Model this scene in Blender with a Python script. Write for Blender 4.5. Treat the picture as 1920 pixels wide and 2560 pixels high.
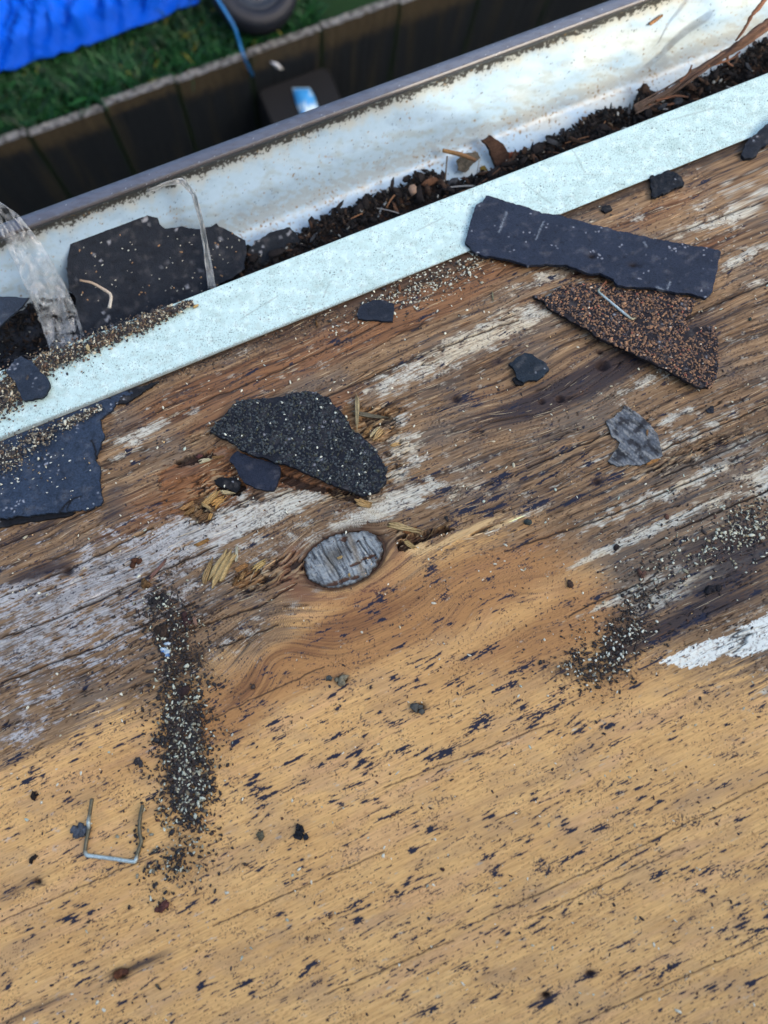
import bpy, math, random
import numpy as np
from mathutils import Vector, Matrix
from mathutils.geometry import delaunay_2d_cdt

for o in list(bpy.data.objects):
    bpy.data.objects.remove(o)
SC = bpy.context.scene
COL = SC.collection
random.seed(5)
RNG = np.random.default_rng(7)

# ------------------------------------------------------------------ camera
FPX = 1925.0                       # focal length in photograph pixels (1920 x 2560)
def unit(a):
    a = np.asarray(a, float); return a/np.linalg.norm(a)
Xc = unit((14171, 6126, -1663))    # the eave direction, seen from the camera
nad = unit((-143, -121, -1663))    # straight down, seen from the camera
Zc = -nad
Zc = unit(Zc-Xc*np.dot(Zc, Xc))
Yc = np.cross(Zc, Xc)
RW = np.array([Xc, Yc, Zc])        # camera vector -> world vector
CAM = -RW @ np.array((0, 0, -1.0))*0.45
cam = bpy.data.cameras.new('camera')
co = bpy.data.objects.new('camera', cam); COL.objects.link(co)
M = Matrix(RW.tolist()).to_4x4(); M.translation = Vector(CAM)
co.matrix_world = M
cam.sensor_fit = 'VERTICAL'; cam.sensor_height = 36.0; cam.sensor_width = 27.0
cam.lens = FPX/2560*36.0
cam.clip_start = 0.01; cam.clip_end = 100
cam.dof.use_dof = True; cam.dof.focus_distance = 0.455; cam.dof.aperture_fstop = 6.6
SC.camera = co

# ------------------------------------------------------------------ light
SC.view_settings.view_transform = 'Standard'; SC.view_settings.look = 'None'
SC.view_settings.gamma = 1; SC.view_settings.exposure = 1.9
w = bpy.data.worlds.new('World'); SC.world = w; w.use_nodes = True
nt = w.node_tree; bg = nt.nodes['Background']
sky = nt.nodes.new('ShaderNodeTexSky'); sky.sky_type = 'NISHITA'; sky.sun_disc = False
SUN_EL = math.radians(44); SUN_AZ = math.radians(-58)      # azimuth from +X towards +Y
sky.sun_elevation = SUN_EL; sky.sun_rotation = math.pi/2-SUN_AZ
sky.air_density = .8; sky.dust_density = 6.0; sky.ozone_density = .4
bg.inputs['Strength'].default_value = 0.15
nt.links.new(sky.outputs[0], bg.inputs['Color'])
sl = bpy.data.lights.new('sun', 'SUN'); sl.energy = .8; sl.angle = math.radians(.5); sl.color = (1, .92, .78)
so = bpy.data.objects.new('sun', sl); COL.objects.link(so)
sdir = Vector((math.cos(SUN_EL)*math.cos(SUN_AZ), math.cos(SUN_EL)*math.sin(SUN_AZ), math.sin(SUN_EL)))
so.rotation_euler = sdir.to_track_quat('Z', 'Y').to_euler(); so.location = sdir*5

# ------------------------------------------------------------------ frames and rays
SL = math.radians(18)
XA = np.array((1.0, 0, 0)); VA = np.array((0, math.cos(SL), -math.sin(SL))); NA = np.array((0, math.sin(SL), math.cos(SL)))
K = 1920/1659.0
def crop(ox, oy, s, pts):          # points read off an enlarged crop -> photograph pixels
    return [(ox+p[0]/s, oy+p[1]/s)+tuple(p[2:]) for p in pts]
C1 = lambda p: crop(0, 0, 1.728, p)
C2 = lambda p: crop(960, 0, 1.728, p)
C3 = lambda p: crop(0, 640, 1.728, p)
C4 = lambda p: crop(960, 640, 1.728, p)
C5 = lambda p: crop(0, 1280, 1.728, p)
C6 = lambda p: crop(960, 1280, 1.728, p)
C7 = lambda p: crop(0, 1920, 1.728, p)
DD = lambda p: [(q[0]*K, q[1]*K)+tuple(q[2:]) for q in p]
def rays(px, py):
    px = np.asarray(px, float); py = np.asarray(py, float)
    d = np.stack([(px-960)/FPX, (1280-py)/FPX, -np.ones_like(px)], -1)
    return d @ RW.T
def hit(px, py, p0, n):
    d = rays(px, py); p0 = np.asarray(p0, float); n = np.asarray(n, float)
    t = np.dot(p0-CAM, n)/(d @ n)
    return CAM+d*np.asarray(t)[..., None]
def deck_hit(px, py, h=0.0):
    h = np.asarray(h, float); d = rays(px, py)
    t = (h-np.dot(CAM, NA))/(d @ NA)
    P = CAM+d*np.asarray(t)[..., None]
    return P @ XA, P @ VA
def uvn(u, v, n):
    return np.asarray(u)[..., None]*XA+np.asarray(v)[..., None]*VA+np.asarray(n)[..., None]*NA
def project(P):
    c = (P-CAM) @ RW
    return 960-c[..., 0]/c[..., 2]*FPX, 1280+c[..., 1]/c[..., 2]*FPX
MM = 0.45/FPX                      # metres per photograph pixel at the middle of the deck

# ------------------------------------------------------------------ noise
_G = {}
def noise(x, y, seed=0):
    if seed not in _G:
        a = np.random.default_rng(1000+seed).random((256, 256))*2*np.pi
        _G[seed] = (np.cos(a), np.sin(a))
    gx, gy = _G[seed]
    x = np.asarray(x, float); y = np.asarray(y, float)
    xi = np.floor(x).astype(int); yi = np.floor(y).astype(int); fx = x-xi; fy = y-yi
    sx = fx*fx*fx*(fx*(fx*6-15)+10); sy = fy*fy*fy*(fy*(fy*6-15)+10)
    def g(i, j):
        a = (xi+i) & 255; b = (yi+j) & 255
        return gx[a, b]*(fx-i)+gy[a, b]*(fy-j)
    n0 = g(0, 0)*(1-sx)+g(1, 0)*sx; n1 = g(0, 1)*(1-sx)+g(1, 1)*sx
    return (n0*(1-sy)+n1*sy)*1.5
def fbm(x, y, seed=0, o=4):
    s = 0; a = 1; t = 0
    for i in range(o):
        s = s+a*noise(x*2**i, y*2**i, seed+i*17); t += a; a *= .55
    return s/t*1.3
def ss(a, b, x):
    t = np.clip((x-a)/(b-a), 0, 1); return t*t*(3-2*t)
ILL = np.array((.92, .96, 1.12))
def lin(c):
    c = np.asarray(c, float)/255.0
    return np.where(c <= .04045, c/12.92, ((c+.055)/1.055)**2.4)
def alb(*c):
    return np.minimum(lin(c)/ILL*.92, .86)
def mix(c, d, m):
    return c*(1-m[..., None])+np.asarray(d)*m[..., None]

# ------------------------------------------------------------------ object helpers
def tag(o, label=None, cat=None, group=None, kind=None):
    if label: o['label'] = label
    if cat: o['category'] = cat
    if group: o['group'] = group
    if kind: o['kind'] = kind
    return o
def empty(name, loc, label, cat, group=None):
    o = bpy.data.objects.new(name, None); COL.objects.link(o); o.location = Vector(loc); o.empty_display_size = .01
    return tag(o, label, cat, group)
def make(name, V, F, mat, parent=None, col=None, smooth=False, origin=None, attrs=None):
    """link V, F as one mesh object; V in world coordinates"""
    V = np.asarray(V, float)
    if parent is not None: org = np.array(parent['_org']) if '_org' in parent else np.array(parent.location)
    elif origin is None: org = V.mean(0)
    else: org = np.asarray(origin, float)
    me = bpy.data.meshes.new(name)
    L = V-org
    if isinstance(F, np.ndarray):
        k = F.shape[1]; n = len(F)
        me.vertices.add(len(L)); me.vertices.foreach_set('co', L.astype(np.float32).ravel())
        me.loops.add(n*k); me.loops.foreach_set('vertex_index', F.astype(np.int32).ravel())
        me.polygons.add(n); me.polygons.foreach_set('loop_start', np.arange(0, n*k, k, dtype=np.int32))
        me.update(calc_edges=True)
    else:
        me.from_pydata(L.tolist(), [], F)
    if col is not None:
        a = me.color_attributes.new('Col', 'FLOAT_COLOR', 'POINT')
        c = np.ones((len(L), 4), np.float32); c[:, :3] = np.clip(col, 0.003, .9); a.data.foreach_set('color', c.ravel())
    if attrs:
        for k_, v_ in attrs.items():
            a = me.attributes.new(k_, 'FLOAT', 'POINT'); a.data.foreach_set('value', np.asarray(v_, np.float32))
    if smooth: me.polygons.foreach_set('use_smooth', np.ones(len(me.polygons), bool))
    me.validate()
    me.materials.append(mat)
    o = bpy.data.objects.new(name, me); COL.objects.link(o)
    if parent is None: o.location = Vector(org)
    else: o.parent = parent
    return o
def gridF(nx, ny):
    i = np.arange(nx*ny).reshape(ny, nx)
    return np.stack([i[:-1, :-1], i[:-1, 1:], i[1:, 1:], i[1:, :-1]], -1).reshape(-1, 4)

def material(name, rough=.7, spec=.3, color=None, bump=0, bscale=800, var=0, metal=0, stretch=None, trans=0):
    m = bpy.data.materials.new(name); m.use_nodes = True; t = m.node_tree; b = t.nodes['Principled BSDF']
    b.inputs['Roughness'].default_value = rough; b.inputs['Specular IOR Level'].default_value = spec
    b.inputs['Metallic'].default_value = metal
    if color is None:
        a = t.nodes.new('ShaderNodeAttribute'); a.attribute_name = 'Col'; src = a.outputs['Color']
    else:
        a = t.nodes.new('ShaderNodeRGB'); a.outputs[0].default_value = (*color, 1); src = a.outputs[0]
    tc = t.nodes.new('ShaderNodeTexCoord')
    vec = tc.outputs['Object']
    if stretch:
        mp = t.nodes.new('ShaderNodeMapping'); mp.inputs['Scale'].default_value = stretch
        mp.inputs['Rotation'].default_value = (0, 0, -.07)
        t.links.new(vec, mp.inputs[0]); vec = mp.outputs[0]
    n = t.nodes.new('ShaderNodeTexNoise'); n.inputs['Scale'].default_value = bscale; n.inputs['Detail'].default_value = 5
    t.links.new(vec, n.inputs['Vector'])
    if var:
        r = t.nodes.new('ShaderNodeMapRange'); r.inputs['From Min'].default_value = .25; r.inputs['From Max'].default_value = .75
        r.inputs['To Min'].default_value = 1-var; r.inputs['To Max'].default_value = 1+var
        t.links.new(n.outputs['Fac'], r.inputs['Value'])
        x = t.nodes.new('ShaderNodeVectorMath'); x.operation = 'SCALE'
        t.links.new(src, x.inputs[0]); t.links.new(r.outputs[0], x.inputs['Scale']); src = x.outputs[0]
    t.links.new(src, b.inputs['Base Color'])
    if bump:
        bp = t.nodes.new('ShaderNodeBump'); bp.inputs['Strength'].default_value = bump; bp.inputs['Distance'].default_value = .0006
        t.links.new(n.outputs['Fac'], bp.inputs['Height']); t.links.new(bp.outputs[0], b.inputs['Normal'])
    if trans:
        tr = t.nodes.new('ShaderNodeBsdfTransparent'); ms = t.nodes.new('ShaderNodeMixShader')
        ms.inputs[0].default_value = trans
        n9 = t.nodes.new('ShaderNodeTexNoise'); n9.inputs['Scale'].default_value = 90; n9.inputs['Detail'].default_value = 6; n9.inputs['Distortion'].default_value = 1.5
        r9 = t.nodes.new('ShaderNodeMapRange'); r9.inputs['From Min'].default_value = .35; r9.inputs['From Max'].default_value = .65
        r9.inputs['To Min'].default_value = trans-.22; r9.inputs['To Max'].default_value = min(1, trans+.2)
        t.links.new(tc.outputs['Object'], n9.inputs['Vector']); t.links.new(n9.outputs['Fac'], r9.inputs['Value']); t.links.new(r9.outputs[0], ms.inputs[0])
        out = t.nodes['Material Output']
        t.links.new(b.outputs[0], ms.inputs[1]); t.links.new(tr.outputs[0], ms.inputs[2]); t.links.new(ms.outputs[0], out.inputs[0])
    return m
M_wood = material('weathered_plywood', .62, .2, bump=.25, bscale=1300, var=.16, stretch=(.05, 1, 1))
M_asph = material('asphalt_felt', .78, .2, bump=.9, bscale=1100, var=.28)
M_stone = material('mineral_grit', .6, .35, bump=.3, bscale=1500, var=.2)
M_chip = material('raw_wood', .75, .2, bump=.5, bscale=1500, var=.25)
M_soil = material('rotted_leaf_soil', .9, .15, bump=.6, bscale=700, var=.4)
M_gut = material('painted_gutter_metal', .38, .45, bump=.05, bscale=300, var=.03)
M_strip = material('chalky_painted_metal', .5, .35, bump=.15, bscale=700, var=.05)
M_grass = material('grass_blade', .55, .3, var=.15, bscale=60)
M_tarp = material('blue_woven_tarp', .6, .08, color=tuple(lin((0, 66, 168))), var=.1, bscale=300, bump=.2)
M_board = material('damp_board', .7, .3, bump=.5, bscale=120, var=.35)
M_wire = material('galvanised_wire', .42, .5, bump=.4, bscale=900, var=.3, metal=.45)
M_film = material('clear_plastic_film', .22, .6, color=(.42, .46, .47), var=.2, bscale=250, bump=.3, trans=.82)
M_rub = material('black_rubber', .6, .4, color=(.004, .006, .011), var=.3, bscale=60)
M_twine = material('blue_twine', .5, .4, color=(.01, .13, .34), var=.3, bscale=400)

# ------------------------------------------------------------------ roof deck
S_far = lambda x: 735*K-.383*(x-170*K)      # far (gutter) edge of the metal strip in the photograph
S_near = lambda x: 950*K-.398*x
_, v_far = deck_hit(960, S_far(960), .0016); _, v_near = deck_hit(960, S_near(960), .0016)
v_far = float(v_far); v_near = float(v_near)
U0, U1, V0, V1 = -.62, .66, -.62, v_far-.004
ds = .00042
cu = np.arange(-.285, .300, ds)
us = np.concatenate([np.arange(U0, cu[0]-.001, .006), cu, np.arange(cu[-1]+.003, U1, .006)])
cv = np.arange(-.325, V1, ds)
vs = np.concatenate([np.arange(V0, cv[0]-.001, .006), cv])
UU, VV = np.meshgrid(us, vs)
PX, PY = project(uvn(UU, VV, UU*0))
X = PX/K; Y = PY/K                          # 1659 x 2212 reading of the photograph

slope = np.interp(Y, [300, 900, 1400, 2300], [.41, .45, .47, .50])
wob = 10*fbm(X/260, Y/200, 3, 3)
Cc = (Y+slope*(X-829))*.90+wob
Gg = (X-slope*(Y-1106))*.90
# flow round the knot
KX, KY, KA, KB, KR = 742, 1207, 86, 55, math.radians(20)
def ell(x, y, cx, cy, a, b, rot):
    dx = x-cx; dy = y-cy; p = dx*math.cos(rot)-dy*math.sin(rot); q = dx*math.sin(rot)+dy*math.cos(rot)
    return np.sqrt((p/a)**2+(q/b)**2), p, q
rho, kp, kq = ell(X, Y, KX, KY, KA, KB, KR)
c0 = (KY+.46*(KX-829))*.90
rr = np.maximum(rho, 1.0)
w_ = np.exp(-np.clip((rho-1)/3.2, 0, 9)**2)
Cw = Cc-(Cc-c0)*w_/(rr**2)*.95
gs = lambda cx, cy, sx, sy: np.exp(-((X-cx)/sx)**2-((Y-cy)/sy)**2)
Cw = Cw+70*gs(600, 1400, 95, 100)+48*gs(1060, 1290, 110, 70)-30*gs(1200, 860, 160, 90)
F1 = fbm(Gg/620, Cw/11, 21, 4)              # broad growth rings
F2 = fbm(Gg/130, Cw/4.2, 31, 3)             # fibres
F3 = fbm(Gg/45, Cw/2.2, 41, 2)
F4 = noise(Gg/22, Cw/1.25, 45)
FF = fbm(Gg/560, Cw/1.9, 46, 3)               # long hair-fine grain
BL = fbm(X/150, Y/110, 51, 4)
def blobs(lst, ext=1.0):
    f = np.zeros_like(X)
    for (x, y, l, wd, a) in lst:
        dx = X-x; dy = Y-y; c = .905; s = -.425
        p = dx*c+dy*s; q = -dx*s+dy*c
        m = (np.abs(p) < 3*l) & (np.abs(q) < 3*wd)
        f[m] += a*np.exp(-(p[m]/l)**2-(q[m]/wd)**2)
    return f
def inpoly(x, y, poly):
    r = np.zeros(x.shape, bool); n = len(poly)
    bb = (x > min(p[0] for p in poly)) & (x < max(p[0] for p in poly)) & (y > min(p[1] for p in poly)) & (y < max(p[1] for p in poly))
    xs = x[bb]; ys = y[bb]; q = np.zeros(xs.shape, bool)
    for i in range(n):
        x1, y1 = poly[i][:2]; x2, y2 = poly[(i+1) % n][:2]
        if y1 == y2: continue
        q ^= ((y1 > ys) != (y2 > ys)) & (xs < (x2-x1)*(ys-y1)/(y2-y1)+x1)
    r[bb] = q
    return r
yl = np.interp(X, [-400, 0, 200, 430, 560, 640, 700, 830, 900, 1000, 1150, 1250, 1320, 1400, 1500, 1659, 2100],
               [1800, 1645, 1570, 1470, 1400, 1320, 1270, 1225, 1200, 1150, 1140, 1200, 1290, 1400, 1430, 1470, 1500])
gw = 1+1.4*ss(1050, 1250, X)*ss(1650, 1450, X)
gold = ss(-34, 46, (Y-yl+70*F1+40*BL+26*F2+50*FF)/gw)
weath = 1-gold
bleach = blobs([(990, 760, 190, 26, .72), (880, 815, 130, 24, .62), (1050, 700, 150, 16, .5), (1180, 590, 120, 13, .8), (1250, 570, 80, 14, .9), (1080, 720, 120, 16, .7),
    (1500, 490, 150, 14, .6), (1590, 470, 80, 14, 1.1), (1605, 555, 90, 13, 1.0), (1570, 420, 100, 12, .7), (1250, 500, 60, 10, .6), (1640, 420, 60, 10, .7),
    (1404, 818, 90, 20, .6), (1320, 690, 60, 12, .4), (1150, 690, 60, 12, .7),
    (310, 930, 60, 12, .9), (290, 962, 50, 15, .9), (455, 985, 70, 9, 1.1), (600, 1090, 150, 30, .65), (520, 1120, 140, 40, .55), (650, 1085, 80, 18, .9),
    (830, 1085, 110, 26, .7), (900, 1070, 150, 18, .7), (780, 1125, 120, 22, .7), (870, 960, 50, 40, 1), (850, 905, 60, 16, .8), (1000, 1060, 120, 16, .6), (860, 1020, 90, 16, .8),
    (1450, 1060, 150, 13, .8), (1550, 1010, 100, 12, .9), (1650, 1040, 40, 40, 1), (1500, 1100, 150, 12, .7), (1400, 1150, 150, 10, .7), (1300, 1120, 120, 10, .6), (1330, 1180, 120, 9, .7),
    (1430, 960, 120, 12, .7), (1530, 930, 120, 12, .6), (1600, 960, 80, 10, .7), (1250, 1010, 60, 10, .5), (1480, 890, 100, 10, .6),
    (100, 1330, 220, 80, .42), (200, 1240, 180, 60, .5), (330, 1195, 150, 50, .5), (60, 1400, 180, 50, .4), (250, 1370, 200, 50, .42), (40, 1590, 90, 26, .65), (100, 1500, 110, 20, .5),
    (420, 1140, 100, 40, .55), (500, 1200, 110, 40, .4), (620, 1180, 110, 40, .35), (530, 1370, 60, 40, .4), (30, 1280, 90, 16, .8), (350, 1300, 80, 16, .5),
    (1480, 1270, 130, 17, .9), (1560, 1230, 120, 16, .8), (1450, 1230, 100, 14, .7), (1620, 1330, 60, 14, .4), (1340, 1290, 50, 10, .8), (1300, 1310, 30, 6, .6),
    (1640, 1500, 50, 7, .9), (660, 1290, 40, 9, .9), (1100, 1128, 90, 6, .9), (520, 760, 60, 10, .3), (640, 800, 90, 10, .4), (1640, 610, 50, 10, .6)])
red = blobs([(760, 1350, 190, 40, .9), (540, 1490, 90, 46, .6), (1130, 1285, 40, 34, .4), (500, 1050, 110, 36, 1), (420, 1080, 90, 28, .9), (960, 640, 230, 45, .9),
    (680, 760, 260, 46, .9), (1430, 450, 160, 34, .7), (1500, 550, 130, 22, .8), (390, 860, 140, 38, .8), (300, 1080, 80, 40, .7), (740, 860, 80, 30, .7), (1050, 850, 90, 30, .5),
    (700, 1060, 80, 16, .7), (480, 900, 120, 26, .6), (240, 1160, 120, 20, .5), (1300, 640, 80, 26, .5), (600, 1150, 100, 30, .3), (1150, 640, 80, 20, .6)])
dark = blobs([(1230, 835, 130, 36, .9), (1140, 885, 150, 34, .75), (1350, 790, 90, 30, .9), (1020, 905, 90, 26, .35), (1500, 705, 170, 26, .6), (1570, 770, 110, 56, .45),
    (1450, 1092, 120, 14, .5), (1630, 1190, 80, 46, .8), (1560, 1250, 90, 34, .6), (1500, 1335, 130, 22, .7), (1400, 1375, 120, 18, .5), (1640, 1290, 60, 30, .5), (1480, 1300, 150, 50, .45), (1560, 1180, 140, 34, .4), (1340, 1330, 60, 40, .35), (1420, 740, 100, 20, .3),
    (110, 1228, 62, 18, 1.1), (40, 1245, 60, 20, .5), (240, 1115, 46, 18, .8), (255, 1060, 46, 30, .6), (60, 1150, 170, 12, .8), (300, 2085, 95, 15, .85), (50, 1915, 110, 18, .6),
    (60, 2190, 120, 14, .7), (620, 1250, 30, 22, .8), (1180, 1440, 100, 26, .45), (1340, 1400, 60, 40, .5), (400, 1560, 40, 130, .45), (1270, 2105, 30, 10, .6), (1170, 2160, 34, 12, .7),
    (740, 1470, 20, 12, .6), (905, 1530, 26, 12, .6), (1500, 1190, 120, 26, .5), (1240, 760, 60, 16, .4), (960, 1050, 120, 18, .35), (1330, 1020, 60, 14, .35)])
g_lt, g_md, g_dk = alb(213, 177, 124), alb(192, 154, 104), alb(156, 122, 84)
col = mix(np.broadcast_to(g_md, X.shape+(3,)), g_lt, ss(-.5, .6, F1*.35+.5*FF+.5*BL)*.8)
col = mix(col, g_dk, ss(.05, .9, -F1*.25-FF*.8-.15*F4)*.40)
pore = noise(Gg/15, Cw/1.5, 68)+.3*noise(Gg/90, Cw/20, 69)
col = mix(col, alb(132, 96, 62), ss(.42, .7, pore)*.55)
col = mix(col, alb(178, 148, 112), ss(.05, .6, fbm(X/130, Y/70, 65, 3)+.2*FF)*.6)
col = mix(col, alb(158, 130, 100), ss(.1, .6, fbm(Gg/260, Cw/60, 66, 3)+.2*FF)*.45)
col = mix(col, alb(196, 158, 128), ss(.1, .6, fbm(Gg/300, Cw/45, 67, 3))*.3)
bz = blobs([(760, 1375, 200, 46, .9), (900, 1330, 120, 40, .4), (1100, 1220, 220, 60, .85), (1250, 1330, 120, 60, .7), (980, 1290, 300, 80, .75), (1180, 1400, 260, 70, .6), (650, 1430, 220, 60, .7), (800, 1340, 160, 50, .8), (300, 1640, 260, 60, .5), (1330, 1480, 160, 40, .6), (480, 1560, 90, 90, .6), (1000, 1440, 300, 40, .3), (200, 1950, 300, 50, .35), (500, 2080, 200, 50, .25)])
col = mix(col, mix(np.broadcast_to(alb(150, 110, 72), X.shape+(3,)), alb(112, 78, 54), ss(-.1, .5, FF+.5*F1)), ss(.1, .95, bz+.22*F1+.25*BL)*.8)
wc = mix(np.broadcast_to(alb(122, 100, 78), X.shape+(3,)), alb(50, 40, 34), ss(-.15, .5, F1+.6*F2+.4*FF)*.9)
wc = mix(wc, alb(160, 136, 108), ss(.10, .55, -F1*.7+.5*F3+.4*FF)*.7)
wc = mix(wc, alb(98, 92, 88), ss(-.15, .5, BL+.3*F2)*.55)
rz = blobs([(1450, 1230, 260, 110, .9), (1500, 1000, 260, 90, .5), (1250, 900, 200, 60, .5)])
wc = mix(wc, alb(86, 84, 82), ss(.2, .8, rz+.35*F1+.3*F2)*.6)
col = mix(col, wc, weath)
rm = ss(.25, .8, red+.35*F1+.25*F2)
col = mix(col, mix(np.broadcast_to(alb(120, 84, 58), X.shape+(3,)), alb(64, 46, 36), ss(-.1, .5, F2+F1*.5)), rm*.75)
patchy = fbm(X/34, Y/20, 70, 4)
bm = ss(.34, .70, bleach*.78+.30*F1+.42*F2+.34*F3+.30*F4+.62*patchy+.06*weath+.10*ss(1150, 1350, X)*weath+.06*ss(700, 300, X)*weath-.09)
bcol = mix(np.broadcast_to(alb(196, 200, 196), X.shape+(3,)), alb(156, 154, 148), ss(-.1, .5, F3+.5*F2+.4*F4))
bcol = mix(bcol, alb(200, 186, 158), ss(0, .5, BL)*.5*ss(300, 900, X))
bcol = mix(bcol, alb(170, 176, 190), ss(700, 200, X)*ss(1000, 1150, Y)*.8)
bcol = bcol*(1-.35*ss(.1, .5, fbm(X/9, Y/6, 72, 3)))[..., None]
col = mix(col, bcol, bm*.86)
# powdery bleach over the left weathered zone
pz = blobs([(180, 1290, 260, 90, .8), (350, 1200, 160, 50, .5), (60, 1420, 180, 60, .5)])
pm = ss(.35, .8, pz*.7+.5*fbm(X/16, Y/11, 71, 3)+.35*F2)
col = mix(col, alb(176, 182, 192), pm*.5*ss(-.3, .5, F3+F4+F2))
gm = ss(.2, .7, pz*.8+.4*BL)
col = mix(col, alb(92, 88, 86), gm*.45*ss(-.3, .3, F2+.6*FF))
dm = ss(.2, .95, dark+.22*F1+.15*F2)
col = mix(col, alb(62, 54, 54), dm*.85)
dm2 = ss(.45, .75, dark*.75+.45*F2+.2*F1)
col = mix(col, alb(42, 40, 48), dm2*.55)
# white primer-like patch on the right
wp = [(1424, 1432), (1470, 1405), (1530, 1382), (1580, 1370), (1620, 1346), (1700, 1300), (1760, 1290), (1760, 1380), (1659, 1402), (1600, 1420), (1560, 1414), (1530, 1432), (1490, 1444), (1450, 1436)]
wpx = X+6*F2; wpy = Y+6*F2+5*fbm(X/12, Y/8, 81, 2)
wm = inpoly(wpx, wpy, wp)*ss(-.9, -.5, fbm(X/14, Y/12, 83, 3)+.3*F3-.1)*(1-.35*ss(.1, .5, fbm(X/8, Y/8, 84, 3)))
col = mix(col, alb(222, 232, 236), wm*.92)
# long cracks along the fibres
crk = np.abs(noise(Gg/330, Cw/15, 91)+.12*noise(Gg/60, Cw/8, 92)); crk2 = np.abs(noise(Gg/240+9, Cw/7, 93))
cmask = (1-ss(0, .045, crk))*ss(.0, .3, fbm(Gg/160, Cw/30, 94, 2)+.12)+(1-ss(0, .05, crk2))*ss(.05, .35, fbm(Gg/120, Cw/20, 95, 2))
cmask = np.clip(cmask, 0, 1)*(weath*.95+.05)
lines = DD([])
H = np.zeros_like(X)
def crackline(pts, wd, a=1.0):
    global cmask
    for (x1, y1), (x2, y2) in zip(pts[:-1], pts[1:]):
        L = math.hypot(x2-x1, y2-y1); m = (X > min(x1, x2)-10) & (X < max(x1, x2)+10) & (Y > min(y1, y2)-10) & (Y < max(y1, y2)+10)
        xx = X[m]; yy = Y[m]+3.0*noise(X[m]/30, Y[m]/30, 96)
        t = np.clip(((xx-x1)*(x2-x1)+(yy-y1)*(y2-y1))/L**2, 0, 1)
        d = np.hypot(xx-x1-t*(x2-x1), yy-y1-t*(y2-y1))
        cmask[m] = np.maximum(cmask[m], a*(1-ss(wd*.4, wd, d)))
for p in [[(0, 1290), (180, 1215), (330, 1140)], [(0, 1380), (160, 1320), (330, 1240), (470, 1180)], [(0, 1475), (200, 1400), (420, 1300)], [(380, 1370), (560, 1310), (640, 1262)],
          [(0, 1180), (200, 1100)], [(1140, 1010), (1330, 930), (1400, 905)], [(1430, 1030), (1540, 985), (1659, 930)], [(1400, 985), (1480, 950), (1600, 900), (1659, 870)],
          [(1460, 1145), (1659, 1060)], [(1090, 1190), (1300, 1120), (1560, 1010)], [(830, 640), (1100, 540)], [(650, 880), (900, 770), (1120, 690)], [(1300, 760), (1659, 610)],
          [(1360, 540), (1659, 430)], [(430, 870), (560, 820), (820, 700)], [(1230, 1330), (1330, 1280), (1420, 1250)], [(470, 1400), (600, 1350)], [(560, 1085), (720, 1030)]]:
    crackline(p, 2.6)
for p in [[(1010, 2000), (1300, 1870), (1480, 1780), (1659, 1690)], [(1140, 1985), (1480, 1830)], [(700, 2150), (980, 2030)], [(330, 1610), (700, 1440)], [(460, 2000), (830, 1840)],
          [(1250, 2212), (1659, 2030)], [(830, 1700), (1200, 1560)], [(0, 1990), (330, 1850)]]:
    crackline(p, 2.2, .9)
# thin dark fibre lines
tl = (1-ss(0, .10, np.abs(noise(Gg/260, Cw/4.6, 97))))*ss(-.1, .4, noise(Gg/110, Cw/12, 98))
col = mix(col, alb(92, 66, 46), tl*(.28+.45*weath))
col = mix(col, alb(38, 30, 28), cmask*.88)
# dark mould dashes lying along the fibres
Gm = X-(slope+.06)*(Y-1106); Cm = (Y+(slope+.06)*(X-829))*.9+wob
mo = fbm(Gm/52, Cm/9.5, 101, 3)+.12*F3+.16*F4+.10*noise(X/4, Y/3.4, 102)
dens = blobs([(1100, 1900, 350, 200, .10), (800, 1500, 200, 90, .10), (1150, 1500, 200, 60, .14), (1000, 1100, 200, 40, .3), (1100, 1060, 160, 40, .25), (1150, 1100, 150, 30, .2),
    (300, 2000, 200, 120, .02), (80, 1650, 160, 60, .12), (560, 1700, 160, 100, .08), (1500, 2100, 200, 100, .05), (1440, 1300, 160, 40, .2), (1320, 1160, 160, 40, .15)])
lowf = fbm(X/120, Y/70, 103, 3)
mo = mo+.60*lowf+dens*.9-.10*weath
gq = gold > .5
t0 = float(np.quantile(mo[gq][::50], .958))
col = mix(col, alb(128, 98, 74), ss(t0-.32, t0+.02, mo)*.38*gold)
mm = ss(t0, t0+.07, mo)
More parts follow.
